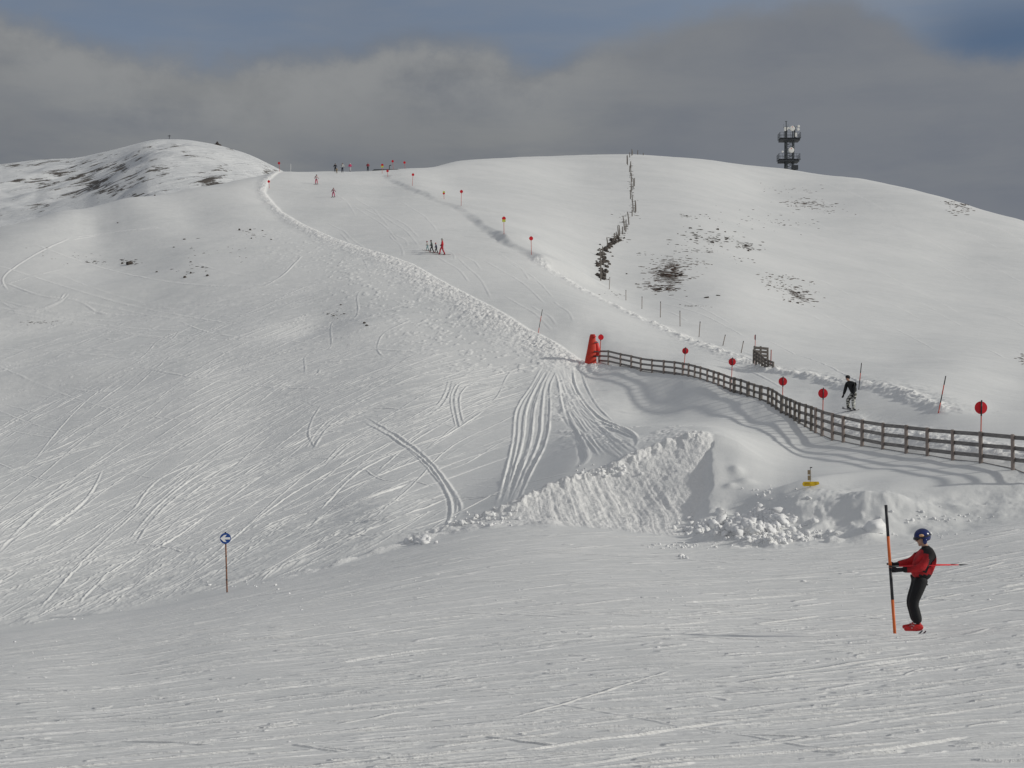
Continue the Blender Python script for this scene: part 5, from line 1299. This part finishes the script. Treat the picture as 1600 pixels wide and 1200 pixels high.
    mb.tube([hc + rotz @ Vector((.088, -.02, -.068)), hc + rotz @ Vector((.094, 0, -.066)), hc + rotz @ Vector((.088, .02, -.068))], [.005, .008, .005], 6)
    mb.ell(hc + rotz @ Vector((.07, 0, -.105)), (.028, .03, .022), 10, 6)
    fo_ = child('face', mb.mesh('face', SKIN, True), root)
    if detail:
        for sy_ in (-1, 1):
            mb = MB(); mb.ell(hc + rotz @ Vector((.088, sy_ * .03, -.002)), (.009, .013, .007), 8, 6); mb.build('eye', DARK, fo_, True)
    return root

def ski(loc, direction, L, m_, label, group, w=.075, cat='ski', tail=.03):
    d_ = Vector(direction).normalized(); lat = d_.cross(Vector((0, 0, 1))).normalized(); up_ = lat.cross(d_)
    mb = MB(); n = 16
    for i in range(n + 1):
        f = i / n; s_ = -L * .45 + L * f; rise = .09 * max(0, (f - .88) / .12) ** 2 + tail * max(0, (.12 - f) / .12) ** 1.5
        ww = w / 2 * (.82 + .3 * (2 * f - 1) ** 2) * (1 if .04 < f < .94 else .55)
        for a_, b2 in ((-1, 0), (1, 0), (1, .016), (-1, .016)): mb.v.append(d_ * s_ + lat * ww * a_ + up_ * (rise + b2))
    for i in range(n):
        for k_ in range(4): k2 = (k_ + 1) % 4; mb.f.append((i * 4 + k_, i * 4 + k2, i * 4 + 4 + k2, i * 4 + 4 + k_))
    mb.f.append((0, 1, 2, 3)); mb.f.append(tuple(n * 4 + q for q in (3, 2, 1, 0)))
    o = mb.build('ski', m_, None, loc=loc); return tag(o, label, cat, group)

def slope_dir(p, dx, dy):
    a = zat(p.x - dx * .8, p.y - dy * .8); b_ = zat(p.x + dx * .8, p.y + dy * .8); return Vector((dx, dy, (b_ - a) / 1.6))

# ---- the skier in red and black, holding on to the banded pole (faces left)
sy0 = 23.75; u0 = float(ray(1430, 985)[0]); base0 = Vector((u0 * sy0, sy0, zpix(985.5, sy0)))
k0 = sy0 / F / 4.8
def cj(cx, cy, y=0.0): return Vector((-(cx - 430) * k0, -y, (1078 - cy) * k0))     # the figure is modelled facing +X and turned about
Jm = dict(hip=cj(478, 690), chest=cj(528, 530), neck=cj(514, 447), head=cj(488, 402), th_l=cj(468, 705, -.085), th_r=cj(474, 705, .085), kn_l=cj(403, 868, -.09), kn_r=cj(412, 866, .10),
          an_l=cj(440, 1040, -.10), an_r=cj(452, 1036, .10), sh_l=cj(536, 496, -.17), sh_r=cj(526, 496, .17), el_l=cj(452, 606, -.22), el_r=cj(428, 575, .20), ha_l=cj(297, 622, -.10), ha_r=cj(292, 590, .08), look=(.96, .0, -.28), r_hem=.185, r_mid=.20, j_hem=cj(456, 706), j_mid=cj(492, 600), patch=1, bulk=1.1, bl=1.35)
redc = mat('jacket_red', (.52, .012, .018), .75, .25, 7, (.30, .006, .010), bump=1.0, bs=9); blkc = mat('jacket_black', (.012, .012, .014), .8, .3, 9, bump=.4, bs=16)
def jfn(c):
    x = -c.x / k0 + 430; y = 1078 - c.z / k0     # back to the enlarged view
    if y < 468: return 1
    if c.y > .10 or c.y < -.10:
        if x < 400: return 1 if x < 352 else 0
    # black yoke over shoulder running down the back of the arm
    if y < 500 and x > 478: return 1
    if 500 <= y <= 640 and (582 - (y - 500) * .62) > x > (505 - max(0, y - 560) * .45) and x < 584: return 1
    if 655 < y < 706 and 448 < x < 540: return 1
    return 0
print('BASE', base0, zat(base0.x, base0.y))
skier = person(base0, 1.0, math.pi, Jm, dict(jacket=[redc, blkc], jacket_fn=jfn, trousers=mat('ski_trousers_black', (.010, .010, .012), .8, .3, 8, bump=.4, bs=14), boot=mat('red_boot', (.60, .02, .02), .35, .15, 20), glove=mat('black_glove', (.015, .016, .022), .7, .2),
    helmet=mat('blue_helmet', (.010, .022, .14), .25, .25, 6, (.008, .016, .08)), goggles=mat('goggle_lens', (.02, .02, .03), .12, .1), curl={'l': 1.0, 'r': -1.0}),
    'skier in red and black jacket and blue helmet gripping the orange and black pole', fingers=True, detail=True, sub=2)
for c_ in list(skier.children):
    if c_.name.startswith('boot'):
        an = c_
for s_, yy_ in (('l', .10), ('r', -.10)):
    an = Jm['an_' + s_]
    for q in range(3):
        mb = MB(); p_ = an + Vector((.06 + .03 * q, 0, .05 - .035 * q)); mb.bar(p_ + Vector((0, -.05, 0)), p_ + Vector((0, .05, 0)), .02, .012); mb.build('buckle', mat('buckle', (.6, .6, .6), .3, .1, metal=.8), skier)
for dy_ in (-.11, .09):
    p_ = base0 + Vector((-.50, dy_, 0)); p_.z = zat(p_.x, p_.y) - .045; z1 = zat(p_.x - .7, p_.y); z2 = zat(p_.x + .7, p_.y)
    ski(p_, Vector((-1.0, .10, max(-.05, min(.05, (z1 - z2) / 1.4 - .02)))), 1.42, mat('dark_ski', (.03, .035, .06), .35, .2), 'dark ski under the red boots of the skier by the banded pole', 'skis of the skier in red and black', tail=.12)
for q, (x0_, y0_, x1_, y1_, dy_) in enumerate(((216, 593, 802, 579, -.20), (240, 588, 784, 593, .14))):
    pa = base0 + Vector((-cj(x0_, y0_).x, dy_, cj(x0_, y0_).z)); pb = base0 + Vector((-cj(x1_, y1_).x, dy_, cj(x1_, y1_).z))
    sp_ = empty('ski_pole', pa, 0, 'thin red ski pole tucked level under the arm of the skier in red and black', 'ski pole', 'red ski poles tucked under the skier\'s arms')
    dd_ = pb - pa
    mb = MB(); mb.tube([dd_ * .10, dd_ * .88], [.0095, .0075], 8); mb.build('shaft', RED, sp_, True)
    mb = MB(); mb.tube([Vector((0, 0, 0)), dd_ * .04, dd_ * .12], [.017, .015, .013], 8); mb.build('grip', DARK, sp_, True)
    mb = MB(); mb.tube([dd_ * .88, dd_ * .90, dd_], [.008, .013, .003], 8); mb.build('tip', DARK, sp_, True)

# ---- the snowboarder
gs = on_ground(1330, 641.5); k1 = gs.y / F / 12.0
def bj(cx, cy, y=0.0): return Vector(((cx - 365) * k1, y, (975 - cy) * k1))
Jb = dict(hip=bj(425, 640), chest=bj(360, 470, -.03), neck=bj(318, 418, -.06), head=bj(298, 376, -.08), th_l=bj(412, 665, .10), th_r=bj(425, 665, -.09), kn_l=bj(305, 772, .02), kn_r=bj(392, 790, -.12), an_l=bj(325, 925, .16), an_r=bj(403, 950, -.10),
          sh_l=bj(296, 464, .11), sh_r=bj(408, 466, -.17), el_l=bj(262, 590, .08), el_r=bj(408, 590, -.24), ha_l=bj(222, 690, .02), ha_r=bj(372, 690, -.3), fwd=(-.7, -.7, 0), look=(-.55, -.83, -.1), r_hem=.18, r_mid=.18, bulk=1.15, foot_l=(.55, -.83, 0), foot_r=(.3, -.95, 0))
zeb = bpy.data.materials.new('zebra_cloth'); zeb.use_nodes = True; t = NT(zeb.node_tree); b = t.n['Principled BSDF']; b.inputs['Roughness'].default_value = .8
P = t.node('ShaderNodeTexCoord').outputs['Object']; mp = t.node('ShaderNodeMapping'); mp.inputs['Scale'].default_value = (5, 5, 15); t.l.new(P, mp.inputs[0])
t.l.new(t.mix(t.sstep(t.noise(mp.outputs[0], 1.6, 2.0, .5), .47, .53), (.02, .02, .02, 1), (.72, .72, .66, 1)), b.inputs['Base Color'])
jb = cloth((.014, .016, .018))
sb_ = person(gs, 1.0, 0, Jb, dict(jacket=[jb], trousers=zeb, boot=cloth((.03, .03, .035)), glove=cloth((.012, .012, .014)), hair=cloth((.03, .025, .025))), 'snowboarder in black jacket and zebra striped trousers riding behind the fence', fingers=True)
mb = MB(); hc_ = Jb['head'] + Vector((0, 0, .055)); mb.ell(hc_ + Vector((0, 0, .02)), (.115, .112, .095), 14, 8); mb.build('cap', cloth((.02, .02, .022)), sb_, True)
mb = MB(); mb.box(hc_ + Vector((-.07, -.085, -.025)), (.10, .06, .045), Matrix.Rotation(-.95 + math.pi / 2 - .6, 3, 'Z')); mb.build('goggles', mat('goggles_dark', (.05, .03, .03), .15, .1), sb_, bevel=.012)
a_ = bj(228, 940, .28); b2 = bj(478, 992, -.28); d_ = (b2 - a_); mb = MB(); n = 18; lat = d_.normalized().cross(Vector((0, 0, 1))).normalized(); up_ = lat.cross(d_.normalized())
for i in range(n + 1):
    f = i / n; rise = .09 * (max(0, abs(f - .5) - .38) / .12) ** 2; ww = .145 * (.88 + .25 * (2 * f - 1) ** 2) * math.sqrt(max(.02, 1 - max(0, (abs(2 * f - 1) - .78) / .22) ** 2))
    for x_, z_ in ((-1, 0), (1, 0), (1, .02), (-1, .02)): mb.v.append(a_ + d_ * f + lat * ww * x_ + up_ * (rise + z_))
for i in range(n):
    for k_ in range(4): k2 = (k_ + 1) % 4; mb.f.append((i * 4 + k_, i * 4 + k2, i * 4 + 4 + k2, i * 4 + 4 + k_))
mb.f.append((0, 1, 2, 3)); mb.f.append(tuple(n * 4 + q for q in (3, 2, 1, 0)))
o = mb.build('snowboard', mat('board_top', (.30, .28, .30), .4, .9, 3.2, (.03, .02, .03)), None, loc=gs); tag(o, 'dark snowboard with pale patches under the rider in zebra trousers', 'snowboard')
for an_ in ('an_l', 'an_r'):
    p_ = Jb[an_] + Vector((0, 0, -.055)); mb = MB(); mb.box(p_, (.16, .26, .03)); mb.box(p_ + Vector((0, .10, .09)), (.14, .02, .16)); mb.build('binding', WHITE, o, bevel=.006)

# ---- distant skiers
def jt(stride=.10, arms=.12, lean=.04, wide=.09, apart=None):
    return dict(hip=(0, 0, .92), chest=(lean, 0, 1.28), neck=(lean * 1.3, 0, 1.47), head=(lean * 1.5, 0, 1.56), th_l=(.0, .09, .88), th_r=(0, -.09, .88), kn_l=(.06 + stride * .6, wide + .02, .48), kn_r=(.06 - stride * .5, -wide - .02, .48),
                an_l=(stride, wide + .04, .10), an_r=(-stride, -wide - .04, .10), sh_l=(lean, .18, 1.40), sh_r=(lean, -.18, 1.40), el_l=(lean - .02, .27 + arms * .4, 1.14), el_r=(lean - .02, -.27 - arms * .4, 1.14), ha_l=(lean + .16, .24 + arms, .97), ha_r=(lean + .16, -.24 - arms, .97))
DK = (.02, .021, .028); WH = (.62, .62, .60); SK = mat('far_ski', (.06, .05, .05), .5, .2)
FARP = [  # x, head top, feet, yaw, jacket, trousers, helmet or hair, joints, label, ski yaw
  (691, 371.5, 397.6, 180, (.60, .018, .03), (.50, .03, .05), 'H', (.55, .56, .55), jt(.26, .02, .0, .05), 'ski instructor all in red standing at the right end of the small group', -18),
  (682, 378.6, 395.4, 180, (.03, .03, .09), DK, 'H', (.50, .14, .14), jt(.22, .18, .10, .12), 'child in navy with a reddish helmet beside the instructor', -18),
  (675, 374.5, 394.2, 180, (.10, .13, .12), DK, 'H', (.05, .02, .03), jt(.24, .16, .10, .12), 'child in dark green with a dark helmet in the middle of the small group', -18),
  (668.3, 376, 391.4, 180, (.55, .52, .48), (.26, .42, .44), 'H', (.35, .06, .09), jt(.20, .16, .10, .11), 'child in a whitish jacket and pale blue trousers at the left of the small group', -18),
  (494.2, 272.4, 287.7, -70, (.58, .46, .46), (.62, .06, .14), 'H', (.10, .07, .08), jt(.05, .12, .12, .12), 'skier in whitish top and pink trousers coming down just below the skyline', -100),
  (520.9, 293.2, 307.7, -80, (.42, .22, .26), (.60, .05, .17), 'H', (.30, .16, .18), jt(.05, .18, .12, .16), 'skier in dusky pink with arms out, lower of the two on the upper run', -95),
  (523.8, 255, 268.3, -90, DK, DK, 'H', (.02, .02, .03), jt(.03, .12, .05, .1), 'person all in black on the skyline behind the small child', None),
  (526.2, 261.8, 270.6, -90, (.42, .33, .20), (.38, .30, .20), 'H', (.14, .10, .06), jt(.03, .14, .05, .1), 'small child in beige on the skyline in front of the person in black', None),
  (535, 254.2, 269.3, -90, WH, (.03, .035, .06), 'X', (.05, .02, .02), jt(.03, .08, .03, .08), 'person in white jacket and dark trousers on the skyline', None),
  (547, 254.0, 267.6, -90, (.80, .06, .20), (.66, .64, .66), 'H', (.75, .75, .75), jt(.03, .10, .03, .06), 'person in bright pink jacket and white trousers on the skyline', None),
  (574.8, 253.8, 267.3, -90, (.34, .015, .03), DK, 'X', (.03, .02, .02), jt(.03, .04, .03, .09), 'person in dark red jacket standing apart on the right of the skyline group', None)]
for px, yt, yb, yaw, jc, tc_, hk, hcol, J, lb, sy_ in FARP:
    g_ = on_ground(px, yb + .3)
    if g_ is None:
        u_ = float(ray(px, yb)[0]); colz = [(zat(u_ * y_, y_) / y_, y_) for y_ in np.linspace(230, 290, 61)]; ym = max(colz)[1]; g_ = Vector((u_ * ym, ym, zat(u_ * ym, ym)))
    sc_2 = (yb - yt) * g_.y / F / 1.74
    hk_ = dict(helmet=cloth(hcol, .4)) if hk == 'H' else dict(hair=cloth(hcol))
    C = dict(jacket=[cloth(jc)], trousers=cloth(tc_), boot=cloth((.35, .03, .05) if px > 660 and px < 700 else (.05, .05, .06)), glove=cloth((.04, .04, .05)), **hk_)
    person(g_ + Vector((0, 0, .0)), sc_2, R(yaw), J, C, lb, fingers=False, sub=1)
    if sy_ is not None:
        a_ = R(yaw)
        gname = 'skis of the ' + ' '.join(lb.split()[:6])
        for s_ in ('an_l', 'an_r'):
            an_ = Vector(J[s_]); p_ = Vector((an_.x * math.cos(a_) - an_.y * math.sin(a_), an_.x * math.sin(a_) + an_.y * math.cos(a_), 0)) * sc_2 + g_
            p_.z = zat(p_.x, p_.y) + .03; dx, dy = math.cos(R(sy_ + 180 if px > 660 and px < 700 else sy_)), math.sin(R(sy_ + 180 if px > 660 and px < 700 else sy_))
            ski(p_, slope_dir(p_, dx, dy), 1.5 * sc_2, SK, 'dark ski under the ' + ' '.join(lb.split()[:9]), gname, w=.09)
